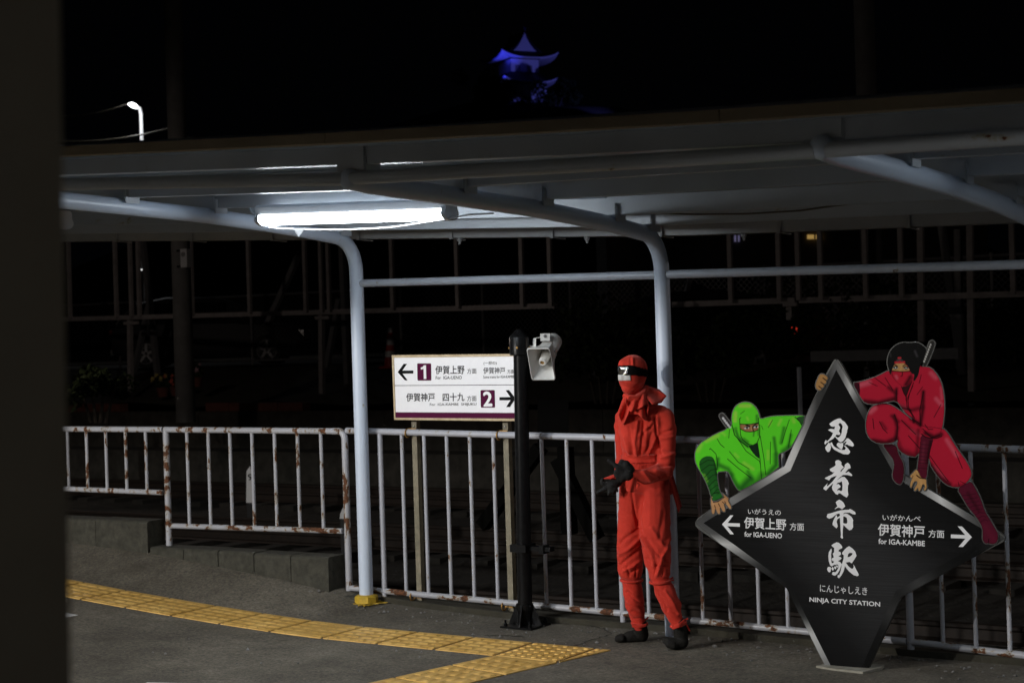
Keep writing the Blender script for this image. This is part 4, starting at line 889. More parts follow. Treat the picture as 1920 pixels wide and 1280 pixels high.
rl += [('fill', hairP, (.006,.006,.006)), ('soft', e2([(700,300),(740,400)]), 4, (.035,.032,.036), .8), ('soft', e2([(205,350),(215,400)]), 3, (.03,.028,.03), .7), ('line', e2([(305,525),(390,530),(485,515)]), 2.6, (.38,.02,.03)), ('line', e2([(350,490),(390,460),(440,490)]), 3.0, (.04,.04,.042)), ('line', e2([(370,437),(410,435)]), 2.6, (.38,.02,.03))]
rl += [('fill', swd, (.022,.021,.02)), ('edge', swd, 1.2, (.10,.10,.09), .7)]+[('line', e2([(x, y-5), (x, y+5)]), 2.4, (.40,.39,.37)) for x, y in [(1012,170),(993,218),(973,268),(956,316),(938,362),(920,410),(902,458),(884,505)]]
rl += [('fill', fore, (.075,.006,.016)), ('soft', k7([(900,400),(870,700)]), 5, (.12,.015,.03), .7, fore), ('soft', k7([(1000,380),(950,700)]), 6, (.015,.002,.004), .85, fore), ('edge', fore, 1.4, (.008,.001,.002), .9)]+[('line', k7([(x0_, y_), (x1_, y_+10)]), .7, (.02,.002,.005)) for x0_, x1_, y_ in [(850,1000,420),(845,990,480),(838,975,540),(830,965,600),(825,960,650),(820,955,700),(805,950,775)]]
rl += [('line', k7([(862,265),(920,310),(1000,330),(1100,325),(1165,300)]), 1.5, (.012,.001,.003))]
rl += [('fill', handR, (.42,.23,.085)), ('soft', k7([(840,960),(860,1000)]), 4, (.52,.30,.12), .6), ('edge', handR, 1.1, (.03,.014,.005), .9), ('line', k7([(790,885),(840,922),(940,940)]), 1.6, (.012,.002,.003)), ('line', k7([(720,930),(735,890)]), 1.0, (.05,.02,.01))]
rl += [('fill', legR, (.075,.006,.018)), ('soft', f8([(600,350),(760,620)]), 6, (.02,.002,.005), .6, legR), ('soft', f8([(860,850),(990,1050)]), 10, (.10,.008,.022), .7, legR), ('edge', legR, 1.8, (.012,.001,.003), .85)]+[('line', f8([(430+k*37, 330+k*62), (560+k*36, 330+k*52), (690+k*26, 300+k*58)]), .8, (.022,.002,.006)) for k in range(1, 9)]+[('line', f8([(905,1100),(912,1040)]), 1.2, (.012,.001,.003))]
rl += [('fill', handL, (.34,.18,.065)), ('edge', handL, 1.1, (.03,.014,.005), .9)]+[('line', s6(p), 1.6, (.04,.018,.008)) for p in [[(165,345),(205,375)],[(135,400),(170,425)],[(110,455),(140,478)]]]
headS = e2([(180,700),(140,540),(150,430),(190,310),(270,210),(370,145),(480,120),(600,135),(700,115),(800,140),(900,220),(930,270),(870,560),(760,830),(560,1000),(400,1000),(240,820)])
artwork('cutout_figure', 'cut-out ninja in crimson with black hair crouching on the upper right edge', [upper, legs, headS, swd, shinL, fore, handR, legR, handL], rl, YK-.0085)
# ================================================================== COSTUMED DUMMY posed as a ninja
DP = 9.17; PXM = F/DP
def Q(px, py, off=0.0): return atD(px, py, DP-off)
def goff(px, py): return DP-float(proj(onZ(px, py, gz(*onZ(px, py, 0)[:2])))[2])
fL, fR = goff(1185, 1204), goff(1268, 1218)
prims = []      # (kind tag, a, ra, b, rb)  tapered capsules in the photo's own pixels, radii in px
def cap(tagn, a, ra, b=None, rb=None): prims.append((tagn, Q(*a), ra/PXM, Q(*(b or a)), (rb or ra)/PXM))
# head and neck
cap('head', (1187,692,.02), 27.5, (1188,700,.02), 26); cap('head', (1184,690,.035), 24.5, (1182,712,.045), 22); cap('head', (1182,710,.045), 21, (1180,724,.05), 15.5); cap('head', (1179,720,.055), 14, (1178,727,.055), 11)
cap('head', (1172,684,.055), 13, (1173,692,.06), 13); cap('head', (1200,700,-.01), 14, (1194,722,0), 13)
cap('neck', (1190,728,.01), 16, (1199,765,-.01), 17)
# trunk
cap('torso', (1178,775,-.05), 19, (1236,778,.03), 20); cap('torso', (1190,795,.02), 32, (1196,830,.035), 32); cap('torso', (1222,795,.03), 32, (1216,832,.03), 31)
cap('torso', (1195,846,.02), 29, (1207,852,.02), 28); cap('torso', (1196,876,.02), 31, (1219,880,.02), 33)
# near arm
cap('arm', (1244,783,.05), 20, (1250,800,.07), 18.5); cap('arm', (1250,800,.07), 18.5, (1249,872,.11), 17); cap('arm', (1249,872,.11), 17, (1246,882,.13), 17); cap('arm', (1246,882,.13), 16.5, (1212,893,.21), 15); cap('arm', (1212,893,.21), 14.5, (1190,890,.245), 10.5)
# far arm
cap('arm', (1170,782,-.07), 17, (1165,800,-.10), 14); cap('arm', (1165,800,-.1), 13.5, (1168,858,-.06), 13); cap('arm', (1168,858,-.06), 13, (1160,896,.06), 10)
# near glove: fist with a pointing index finger
cap('glove', (1178,880,.255), 11, (1172,872,.265), 9.5); cap('glove', (1176,889,.26), 11, (1168,893,.27), 7)
def finger(pts, r0, r1):
    for (a, b), (u, v) in zip(zip(pts[:-1], pts[1:]), zip(np.linspace(r0, r1, len(pts))[:-1], np.linspace(r0, r1, len(pts))[1:])): cap('glove', a, u, b, v)
finger([(1169,878,.275),(1158,876,.285),(1149,868,.285),(1141,862.5,.285)], 4.3, 3.4)
finger([(1167,885,.275),(1155,884,.28),(1154,889,.27),(1160,893,.262)], 4.2, 3.2)
finger([(1168,891,.27),(1157,891,.275),(1158,896,.265),(1164,897,.26)], 4.0, 3.0)
finger([(1171,896,.265),(1163,898,.265),(1165,901,.258),(1170,900,.255)], 3.6, 2.8)
finger([(1172,867,.265),(1165,864,.275),(1163,868,.28)], 3.9, 3.3)
# far glove: open, palm down
cap('glove', (1156,903,.07), 10, (1145,911,.09), 9); cap('glove', (1140,908,.09), 6.5, (1150,904,.08), 7)
finger([(1140,912,.095),(1133,917,.10),(1126,920,.10),(1120.5,922.5,.10)], 4.2, 3.0)
finger([(1138,906,.095),(1130,907,.10),(1128,902,.10),(1130,898,.095)], 3.8, 2.8)
finger([(1146,917,.10),(1143,922,.105),(1141,926,.10)], 4.0, 3.0)
finger([(1151,916,.10),(1149,921,.105),(1150,924,.10)], 3.8, 2.8)
finger([(1155,912,.095),(1155,917,.10),(1157,920,.095)], 3.5, 2.7)
# hips and loose trousers
cap('hips', (1192,905,.01), 30, (1226,908,.015), 31)
cap('leg', (1189,915,0), 28, (1184,960,fL*.3), 25); cap('leg', (1184,960,fL*.3), 25.5, (1181,1030,fL*.6), 25.5); cap('leg', (1181,1030,fL*.6), 25.5, (1182,1068,fL*.7), 24); cap('leg', (1182,1068,fL*.7), 24, (1184,1082,fL*.75), 17)
cap('leg', (1226,915,.02), 30, (1227,985,fR*.35), 30); cap('leg', (1227,985,fR*.35), 30, (1233,1050,fR*.6), 25); cap('leg', (1233,1050,fR*.6), 25, (1236,1074,fR*.7), 20); cap('leg', (1236,1074,fR*.7), 20, (1238,1086,fR*.72), 16)
cap('shin', (1184,1086,fL*.78), 17.5, (1186,1104,fL*.8), 19); cap('shin', (1186,1104,fL*.8), 19, (1190,1132,fL*.85), 18.5); cap('shin', (1190,1132,fL*.85), 18.5, (1196,1158,fL*.93), 13.5); cap('shin', (1196,1158,fL*.93), 13, (1199,1172,fL*.95), 11.5)
cap('shin', (1240,1092,fR*.75), 16.5, (1246,1106,fR*.8), 18.5); cap('shin', (1246,1106,fR*.8), 18.5, (1258,1134,fR*.88), 19); cap('shin', (1258,1134,fR*.88), 19, (1265,1156,fR*.92), 13.5); cap('shin', (1265,1156,fR*.92), 13, (1271,1168,fR*.95), 11)
# split-toe boots
cap('boot', (1200,1170,fL*.95), 12, (1203,1188,fL-.03), 13); cap('boot', (1203,1191,fL-.035), 12, (1180,1193,fL-.02), 10.5); cap('boot', (1180,1194,fL-.02), 10, (1163,1197,fL-.02), 7); cap('boot', (1166,1196,fL+.005), 6.5, (1158,1197.5,fL+.0), 5.6); cap('boot', (1166,1193,fL-.045), 6, (1158,1195,fL-.045), 5)
cap('boot', (1273,1168,fR*.95), 11.5, (1277,1192,fR-.03), 12.5); cap('boot', (1278,1202,fR-.02), 12.5, (1266,1206,fR-.015), 11); cap('boot', (1268,1206,fR-.01), 10.5, (1254,1203,fR-.0), 8); cap('boot', (1256,1204,fR+.0), 7, (1247,1200,fR-.02), 5.8); cap('boot', (1262,1209,fR+.015), 7.5, (1254,1208,fR+.015), 6)
def sdf(P, tags=None):
    d = np.full(len(P), 1e9); w_ = np.zeros(len(P), int)
    for i, (tg, a, ra, b, rb) in enumerate(prims):
        if tags and tg not in tags: continue
        ab = b-a; l2 = ab@ab+1e-12; t = np.clip(((P-a)@ab)/l2, 0, 1); dd = np.linalg.norm(P-a-t[:, None]*ab, axis=1)-(ra+(rb-ra)*t)
        m = dd < d; d[m] = dd[m]; w_[m] = i
    return d, w_
pg = G()
for tg, a, ra, b, rb in prims:
    n = 7; ps = [a+(b-a)*s for s in np.linspace(0, 1, 2)]
    pg.sphere(a, ra, 18, 11); pg.sphere(b, rb, 18, 11)
    if np.linalg.norm(b-a) > .004:
        t_ = (b-a)/np.linalg.norm(b-a); pg.tube([a, b], [ra, rb], 18)
tmp = pg.build('body', None, None)
md = tmp.modifiers.new('r', 'REMESH'); md.mode = 'VOXEL'; md.voxel_size = .0055
sm = tmp.modifiers.new('s', 'SMOOTH'); sm.factor = .5; sm.iterations = 5
dg = bpy.context.evaluated_depsgraph_get(); dg.update()
me = bpy.data.meshes.new_from_object(tmp.evaluated_get(dg)); bpy.data.objects.remove(tmp)
V = np.array([v.co[:] for v in me.vertices]); Nn = np.array([v.normal[:] for v in me.vertices])
me.calc_loop_triangles(); FP = [tuple(p.vertices) for p in me.polygons]; bpy.data.meshes.remove(me)
_, wi = sdf(V); ptag = np.array([p[0] for p in prims])[wi]
d_ = V-CAM; zz = d_@FWD; vx = 960+F*(d_@CU)/zz; vy = 640-F*(d_@CV)/zz; facing = np.clip(-(Nn@FWD)*1.3+.15, 0, 1)
# folds: (polyline in photo pixels, half width px, height in metres, tags)
folds = [([(1207,790),(1203,830),(1201,850)],2.2,-.006,'torso'),([(1195,790),(1190,830),(1193,850)],3,.007,'torso'),([(1213,800),(1210,848)],3.5,.006,'torso'),([(1222,812),(1210,848)],2.5,-.005,'torso'),([(1232,815),(1216,850)],3,.006,'torso'),([(1226,790),(1200,815)],3,.005,'torso'),([(1180,800),(1186,850)],3,-.005,'torso'),([(1172,820),(1180,850)],3,.006,'torso'),([(1230,775),(1222,800),(1205,812)],2.5,-.005,'torso'),
 ([(1228,782),(1232,820),(1238,850)],2.4,-.010,None),([(1240,812),(1262,805)],2.5,-.006,'arm'),([(1238,822),(1265,818)],3,.006,'arm'),([(1236,838),(1262,846)],2.5,-.005,'arm'),([(1240,858),(1265,850)],3,.006,'arm'),([(1236,872),(1262,872)],2.5,-.007,'arm'),([(1230,882),(1262,890)],3,.007,'arm'),([(1214,882),(1238,896)],2.5,-.006,'arm'),([(1205,884),(1222,904)],3,.006,'arm'),([(1225,905),(1248,890)],2.4,-.006,'arm'),
 ([(1183,912),(1190,960),(1196,985)],2.5,-.007,None),([(1205,930),(1198,975),(1202,1000)],3,-.009,None),([(1200,990),(1170,1010),(1160,1020)],3,-.007,'leg'),([(1203,1005),(1178,1030),(1160,1040)],3.2,.008,'leg'),([(1206,1025),(1180,1045),(1163,1058)],3,-.008,'leg'),([(1207,1045),(1185,1062),(1170,1070)],3,.007,'leg'),([(1200,1062),(1180,1076)],2.5,-.006,'leg'),
 ([(1200,1000),(1222,1040),(1226,1060)],3,.008,'leg'),([(1212,1010),(1230,1035),(1250,1050)],3,-.007,'leg'),([(1222,990),(1248,1030)],3.5,.006,'leg'),([(1215,1045),(1238,1062),(1252,1062)],2.5,-.007,'leg'),([(1255,1010),(1240,1050),(1232,1078)],3,.008,'leg'),([(1244,960),(1236,1010)],4,-.005,'leg'),([(1228,1075),(1230,1060)],2,-.005,'leg'),([(1242,1078),(1246,1060)],2,-.005,'leg'),([(1180,1080),(1176,1062)],2,-.005,'leg'),([(1192,1080),(1194,1060)],2,-.005,'leg'),
 ([(1176,1110),(1196,1128),(1206,1132)],2.5,-.005,'shin'),([(1178,1128),(1200,1142)],2.5,.005,'shin'),([(1186,1145),(1206,1150)],2.5,-.005,'shin'),([(1234,1110),(1246,1130),(1250,1145)],2.5,-.005,'shin'),([(1248,1108),(1262,1130),(1272,1150)],3,.006,'shin'),([(1252,1140),(1268,1148)],2.4,-.005,'shin'),([(1190,1160),(1206,1158)],2,-.005,'shin'),
 ([(1165,722),(1185,728),(1204,722)],1.6,-.0035,'head'),([(1164,715),(1190,719),(1210,714)],1.6,.003,'head'),([(1186,672),(1187,686)],1.8,.005,'head'),([(1182,670),(1183,686)],1.4,-.004,'head'),([(1206,668),(1207,690)],1.3,-.003,'head'),([(1166,706),(1165,712)],3.2,.007,'head')]
disp = np.zeros(len(V))
for ln, hw, amp, tg in folds:
    d = dist(ln, vx, vy); k = np.exp(-(d/hw)**2)*amp*1.45*facing
    if tg: k = k*(ptag == tg)
    disp += k
cl = np.isin(ptag, ['torso', 'arm', 'leg', 'shin', 'hips'])
disp += cl*.0022*(np.sin(V[:, 0]*61+V[:, 2]*38)*np.sin(V[:, 1]*57-V[:, 2]*49)+np.sin(V[:, 2]*95+V[:, 0]*40)*.6)
disp += (cl & (vy > 866) & (vy < 884) & (vx < 1240) & (ptag != 'arm'))*.004*np.sin(vx*1.9)
V2 = V+Nn*disp[:, None]
mannequin = thing('mannequin', onZ(1225, 1206, 0), 'costumed dummy in a red ninja suit with mirrored visor leaning on the right canopy post', 'mannequin')
def sub_mesh(name, sel, mt, off=0.0, parent=mannequin, thick=0.0):
    """faces of the body surface picked by sel, pushed outward"""
    fs = [f for f, s in zip(FP, sel) if s]; ids = sorted({i for f in fs for i in f}); mp = {i: k for k, i in enumerate(ids)}
    g = G(); g.v = [tuple(V2[i]+Nn[i]*off) for i in ids]; g.f = [tuple(mp[i] for i in f) for f in fs]
    o = g.build(name, mt, parent, angle=180)
    if thick:
        so = o.modifiers.new('solid', 'SOLIDIFY'); so.thickness = thick; so.offset = -1
    return o
FA = np.array([np.mean(V[list(f)], axis=0) for f in FP]); _, fw = sdf(FA); ftag = np.array([p[0] for p in prims])[fw]
fd = FA-CAM; fz = fd@FWD; fx = 960+F*(fd@CU)/fz; fy = 640-F*(fd@CV)/fz; foff = DP-fz
sub_mesh('body', np.ones(len(FP), bool), M['red_cloth'])
gl_ = ftag == 'glove'
sub_mesh('glove', gl_ & (foff > .19), M['glove'], .0018); sub_mesh('glove', gl_ & (foff <= .19), M['glove'], .0018)
bt = ftag == 'boot'; sub_mesh('boot', bt & (fx < 1228), M['boot'], .002); sub_mesh('boot', bt & (fx >= 1228), M['boot'], .002)
hd = (ftag == 'head')
tb = lambda x: np.interp(x, [1158, 1185, 1213], [685.5, 685.5, 692.5]); bb = lambda x: np.interp(x, [1158, 1185, 1213], [702.5, 703, 706])
# the band runs right round the head: use its height measured in the head's own frame
FN = np.array([np.mean(Nn[list(f)], axis=0) for f in FP])
bandsel = hd & (fy > tb(fx)) & (fy < bb(fx))
sub_mesh('headband', bandsel, M['band'], .005, thick=.004)
sub_mesh('visor', hd & (fy > 687.3) & (fy < 701) & (fx < 1178) & (fx > 1161) & (FN@FWD < .3), M['visor'], .0075, thick=.003)
sub_mesh('nose_patch', hd & (fy > 702.2) & (fy < 713.5) & (fx < 1182) & (FN@FWD < .3), M['patch'], .004, thick=.003)
tor = np.isin(ftag, ['torso', 'hips'])
byt = lambda x: np.interp(x, [1160, 1236], [853, 851]); 
belt = sub_mesh('belt', tor & (fy > byt(fx)) & (fy < byt(fx)+16), M['red_cloth'], .008, thick=.006)
# cloth sheets
def cloth(name, top, bottom, waves, amp, parent=mannequin, m=9, sag=0.0, mt=None, th=.0035):
    """strip between two photo polylines (px, py, off), wavy in depth"""
    def res(pl, n):
        pl = np.array(pl, float); d = np.r_[0, np.cumsum(np.hypot(*np.diff(pl[:, :2], axis=0).T))]; s = np.linspace(0, d[-1], n)
        return np.stack([np.interp(s, d, pl[:, k]) for k in range(3)], 1)
    n = 34; T, B = res(top, n), res(bottom, n); g = G(); rows = []
    for i in range(m):
        u = i/(m-1); row = []
        for k in range(n):
            p = T[k]*(1-u)+B[k]*u; row.append(Q(p[0], p[1]+sag*math.sin(u*3.14), p[2]+amp*u**.7*math.sin(waves*k/n*6.28+u*1.2)))
        rows.append(row)
    g.grid(rows); o = g.build(name, mt or M['red_cloth'], parent, angle=180); so = o.modifiers.new('solid', 'SOLIDIFY'); so.thickness = th; so.offset = 0
    return o
cloth('scarf', [(1171,739,.07),(1180,743,.09),(1192,745,.085),(1204,738,.06),(1212,726,.02)], [(1158,774,.09),(1168,797,.115),(1178,777,.13),(1196,776,.14),(1212,790,.135),(1216,764,.12)], 3.2, .022)
cloth('scarf', [(1174,738,.085),(1184,742,.10),(1198,740,.09),(1209,730,.05)], [(1172,752,.11),(1182,772,.14),(1198,766,.15),(1214,757,.13)], 2.6, .018)
cloth('scarf', [(1206,738,.06),(1211,726,.0),(1209,722,-.05)], [(1223,758,.115),(1240,755,.09),(1250,742,.03),(1236,730,-.04)], 1.3, .016)
g = G(); g.tube([Q(1171,741,.075), Q(1180,746,.105), Q(1193,746,.10), Q(1206,738,.06), Q(1212,726,.0)], [5/PXM, 6/PXM, 6/PXM, 6/PXM, 5/PXM], 10); g.build('scarf_roll', M['red_cloth'], mannequin)
cloth('sleeve_cuff', [(1184,880,.262),(1190,886,.27),(1194,896,.265),(1192,902,.25)], [(1174,918,.25),(1181,923,.275),(1191,922,.28),(1200,908,.25)], 1.2, .012)
cloth('sleeve_cuff', [(1152,889,.08),(1158,887,.09),(1166,892,.08)], [(1131,897,.09),(1145,897.5,.115),(1162,897,.10)], .8, .006)
cloth('belt_tail', [(1247,878,-.07),(1258,876,-.09)], [(1272,960,-.06),(1278,948,-.10)], .6, .012, parent=belt)
cloth('belt_tail', [(1240,870,-.07),(1262,872,-.11)], [(1250,930,-.08),(1262,925,-.12)], .6, .012, parent=belt)
def tie(px, py, rx, ry, off, depth, tails, tilt=0):
    g = G(); g.tube([Q(px+rx*math.cos(a), py+ry*math.sin(a)+tilt*math.cos(a), off+depth*math.sin(a)) for a in np.linspace(0, 2*math.pi, 33)], 2.6/PXM, 8)
    for tl in tails: g.tube([Q(*p) for p in tl], [1.6/PXM]*len(tl), 6)
    g.build('leg_tie', M['red_cloth'], mannequin)
tie(1184, 1087, 20, 4, fL*.78, .06, [], 0); tie(1238, 1089, 19, 4.5, fR*.74, .06, [[(1255,1086,fR*.74),(1262,1082,fR*.74),(1263,1087,fR*.74),(1256,1088,fR*.74)]], -2)
tie(1199, 1168, 14, 4, fL*.95, .042, [[(1208,1163,fL*.9),(1216,1156,fL*.9)]], 1); tie(1272, 1169, 13.5, 5, fR*.95, .042, [[(1282,1162,fR*.95),(1290,1159,fR*.95)],[(1281,1162,fR*.98),(1288,1172,fR*.98),(1293,1182,fR*.98)]], -4)
# turned-up trouser hems
cloth('hem', [(1184,1168,fL*.95+.05),(1196,1172,fL*.95+.055),(1212,1168,fL*.95+.04)], [(1185,1175,fL*.95+.055),(1198,1178,fL*.95+.062),(1211,1174,fL*.95+.045)], .5, .003)
cloth('hem', [(1260,1172,fR*.95+.05),(1272,1168,fR*.95+.06),(1283,1160,fR*.95+.045)], [(1261,1180,fR*.95+.055),(1274,1175,fR*.95+.062),(1284,1167,fR*.95+.045)], .5, .003)
# ================================================================== FOREGROUND PILLAR (close to the lens, out of focus)
p_t, p_b = atD(112, -40, 1.5), atD(134, 1330, 1.5)
p_t = p_b+(p_t-p_b)*2.2; bt0 = p_b+(p_b-p_t)*.55
pil = thing('pillar', (bt0[0], bt0[1], gz(bt0[0], bt0[1])), 'blurred brown station pillar close at the left edge', 'pillar')
rd_ = ray(133, 640)*[1,1,0]; rd_ = rd_/np.linalg.norm(rd_); pr2 = np.array([-rd_[1], rd_[0], 0]); e1_ = pr2*.34; e2_ = rd_*.30+pr2*.03
g = G(); q = [bt0, bt0+e2_, bt0+e1_+e2_, bt0+e1_]; dv = p_t-bt0; g.hexa(q+[x+dv for x in q]); g.build('shaft', M['pillar'], pil, smooth=False)
g = G(); a0 = bt0-e1_*.1-e2_*.1-UPZ*.02; f1, f2 = e1_*1.2, e2_*1.2; q = [a0, a0+f2, a0+f1+f2, a0+f1]; g.hexa(q+[x+np.array([0,0,.22]) for x in q]); g.build('plinth', M['concrete_dark'], pil, smooth=False)
# ================================================================== BACKGROUND
YB = 23.0
# retaining wall and brick edging of the planting strip
g = G()
for i in range(16):
    a = -42+i*4.2; b = a+4.19; g.box((a, 22.05, -.8), (b, 22.3, .60+.0*i)); 
wl = g.build('retaining_wall', M['concrete_dark'], smooth=False); tag(wl, 'dark mossy concrete retaining wall beyond the tracks', 'wall')
g = G(); g.box((-42, 21.3, -.8), (25, 22.04, -.05)); o = g.build('wall_footing', M['concrete_dark'], wl, smooth=False)
def brick_run(pa, pb_, lab):
    x0, x1 = float(onY(pa, 745, 22.2)[0]), float(onY(pb_, 745, 22.2)[0]); k = max(1, round((x1-x0)/.62)); g = G(); pr = []
    bt = thing('brick_edging', ((x0+x1)/2, 22.2, .6), lab, 'edging', 'brick edgings on the retaining wall')
    for i in range(k):
        a = x0+(x1-x0)*i/k; b = x0+(x1-x0)*(i+1)/k-.014; g = G(); g.box((a, 22.1, .604), (b, 22.32, .755+random.uniform(-.008, .008))); g.build('brick', M['brick'], bt, smooth=False)
brick_run(40, 232, 'red brick edging left of the utility pole foot'); brick_run(392, 575, 'red brick edging right of the utility pole foot')
# steel frame standing by the tracks: long rails, uprights, legs with braces
def steel(p, q, wd, g=None, m='pink_steel', name='upright', par=None):
    g = G(); g.bar(p, q, wd, wd); return g.build(name, M[m], par, smooth=False)
def frame(label, beam, ups, legs, braces, Y=YB):
    c = onY(*beam[0], Y); t = thing('track_gantry', (c[0], Y, .8), label, 'frame', 'steel frames beside the tracks')
    steel(onY(*beam[0], Y), onY(*beam[-1], Y), .085, name='rail', par=t)
    k = (beam[-1][1]-beam[0][1])/(beam[-1][0]-beam[0][0])
    for x, tp in ups:
        yb = beam[0][1]+k*(x-beam[0][0])
        steel(onY(x, yb, Y-.08), onY(x-(yb-tp)*.028, tp, Y-.08), .066, par=t)
    for x, y0, y1 in legs: steel(onY(x-(y1-y0)*.01, y0, Y+.06), onY(x, y1, Y+.06), .085, name='leg', par=t); steel(onY(x-12, y0+6, Y), onY(x+14, y0+5, Y), .06, name='leg_cap', par=t)
    for a, b in braces: steel(onY(*a, Y+1.3), onY(*b, Y+1.3), .10, m='grey_steel', name='brace', par=t)
    return t
frame('long steel frame of uprights and a rail behind the tracks on the left', [(40,600.5),(1042,573)],
      [(132,330),(219,330),(247,330),(262,330),(361,330),(469,330),(574,330),(604,330),(618,330),(737,330),(859,330),(980,330),(1033,330)], [(245,600,735),(604,590,738)],
      [((265,430),(296,708)),((640,440),(652,732)),((282,560),(250,700)),((560,480),(500,610)),((636,560),(612,690))])
frame('steel frame of uprights and a rail behind the right post', [(1262,571),(1492,563)], [(1371,330),(1462,330),(1498,330),(1540,330)], [(1481,565,600)], [])
frame('dim steel frame with splayed braces behind the crimson ninja', [(1500,563),(2010,548)], [(1624,330),(1691,330),(1900,330),(1960,330)], [(1728,330,640),(1822,330,760)], [((1765,420),(1812,760)),((1796,430),(1800,690))])
g = G(); g.bar(onY(1524,668,20.5), onY(1800,662,20.5), .16, .14); tag(g.build('steel_beam', M['grey_steel'], smooth=False), 'short dark steel beam above the tip of the star sign', 'beam')
# utility poles
for px, d, w_, yb, lab in ((347, 27.5, 37, 735, 'grey concrete utility pole with a white meter box on the left'), (1643, 25.5, 41, 760, 'grey concrete utility pole behind the crimson ninja')):
    Yp = float(atD(px, 640, d)[1]); b = onY(px, yb, Yp); r = w_/2*d/F; tpz = 12.0
    t = thing('utility_pole', b, lab, 'pole'); g = G(); g.tube([b-[0,0,.5], b+[0,0,tpz*.5], b+[0,0,tpz]], [r, r*.93, r*.86], 20); g.build('shaft', M['pole_conc'], t)
    if px < 1000:
        g = G(); c = onY(349, 484, Yp-.28); g.box(c-[.07,.06,.15], c+[.07,.06,.15]); bxo = g.build('meter_box', M['gutter'], t, smooth=False)
        g = G(); g.lathe(c+[0,-.06,.06], (0,-1,0), [(.04,0),(.04,.02)], 12); g.build('dial', M['speaker_dark'], bxo)
        g = G(); g.bar(c+[-.20,0,.13], c+[-.05,0,.13], .03, .03); g.bar(c+[-.20,0,-.13], c+[-.05,0,-.13], .03, .03); g.build('strap', M['chrome'], t, smooth=False)
    else:
        g = G(); g.tube([onY(1627, 1000, Yp-.2), onY(1622, 330, Yp-.2)], .045, 8); g.build('conduit', M['gutter'], t)
        g = G(); g.tube([b+[r*1.02*math.cos(a), r*1.02*math.sin(a), onY(1643,628,Yp)[2]-b[2]] for a in np.linspace(0, 6.283, 21)], .012, 6); g.build('strap', M['chrome'], t)
# chain-link fence round the car park
YC = 26.9
g0 = thing('chain_link_fence', (-14, YC, 1.36), 'chain link fence with grey pipe posts around the car park', 'fence')
xa, xb = -36, 8; zb, zt = 1.40, 2.85
for z in (1.46, zt): g = G(); g.tube([(xa, YC, z), (xb, YC, z)], .024, 8); g.build('fence_rail', M['grey_steel'], g0)
for i in range(23): x = xa+i*2.0; g = G(); g.tube([(x, YC, 1.2), (x, YC, zt+.05)], .03, 8); g.build('fence_post', M['grey_steel'], g0)
g = G(); sp_w = .11; H = zt-1.46
for i in range(int((xb-xa)/sp_w)):
    x = xa+i*sp_w
    for sgn in (1, -1):
        p = np.array([x, YC+.004*sgn, 1.46]); q = np.array([x+sgn*H, YC+.004*sgn, zt]); o = np.array([.0028, 0, .0028*sgn*-1]); g.add([p-o, p+o, q+o, q-o], [(0,1,2,3)])
g.build('wire_mesh', M['mesh_wire'], g0, smooth=False)
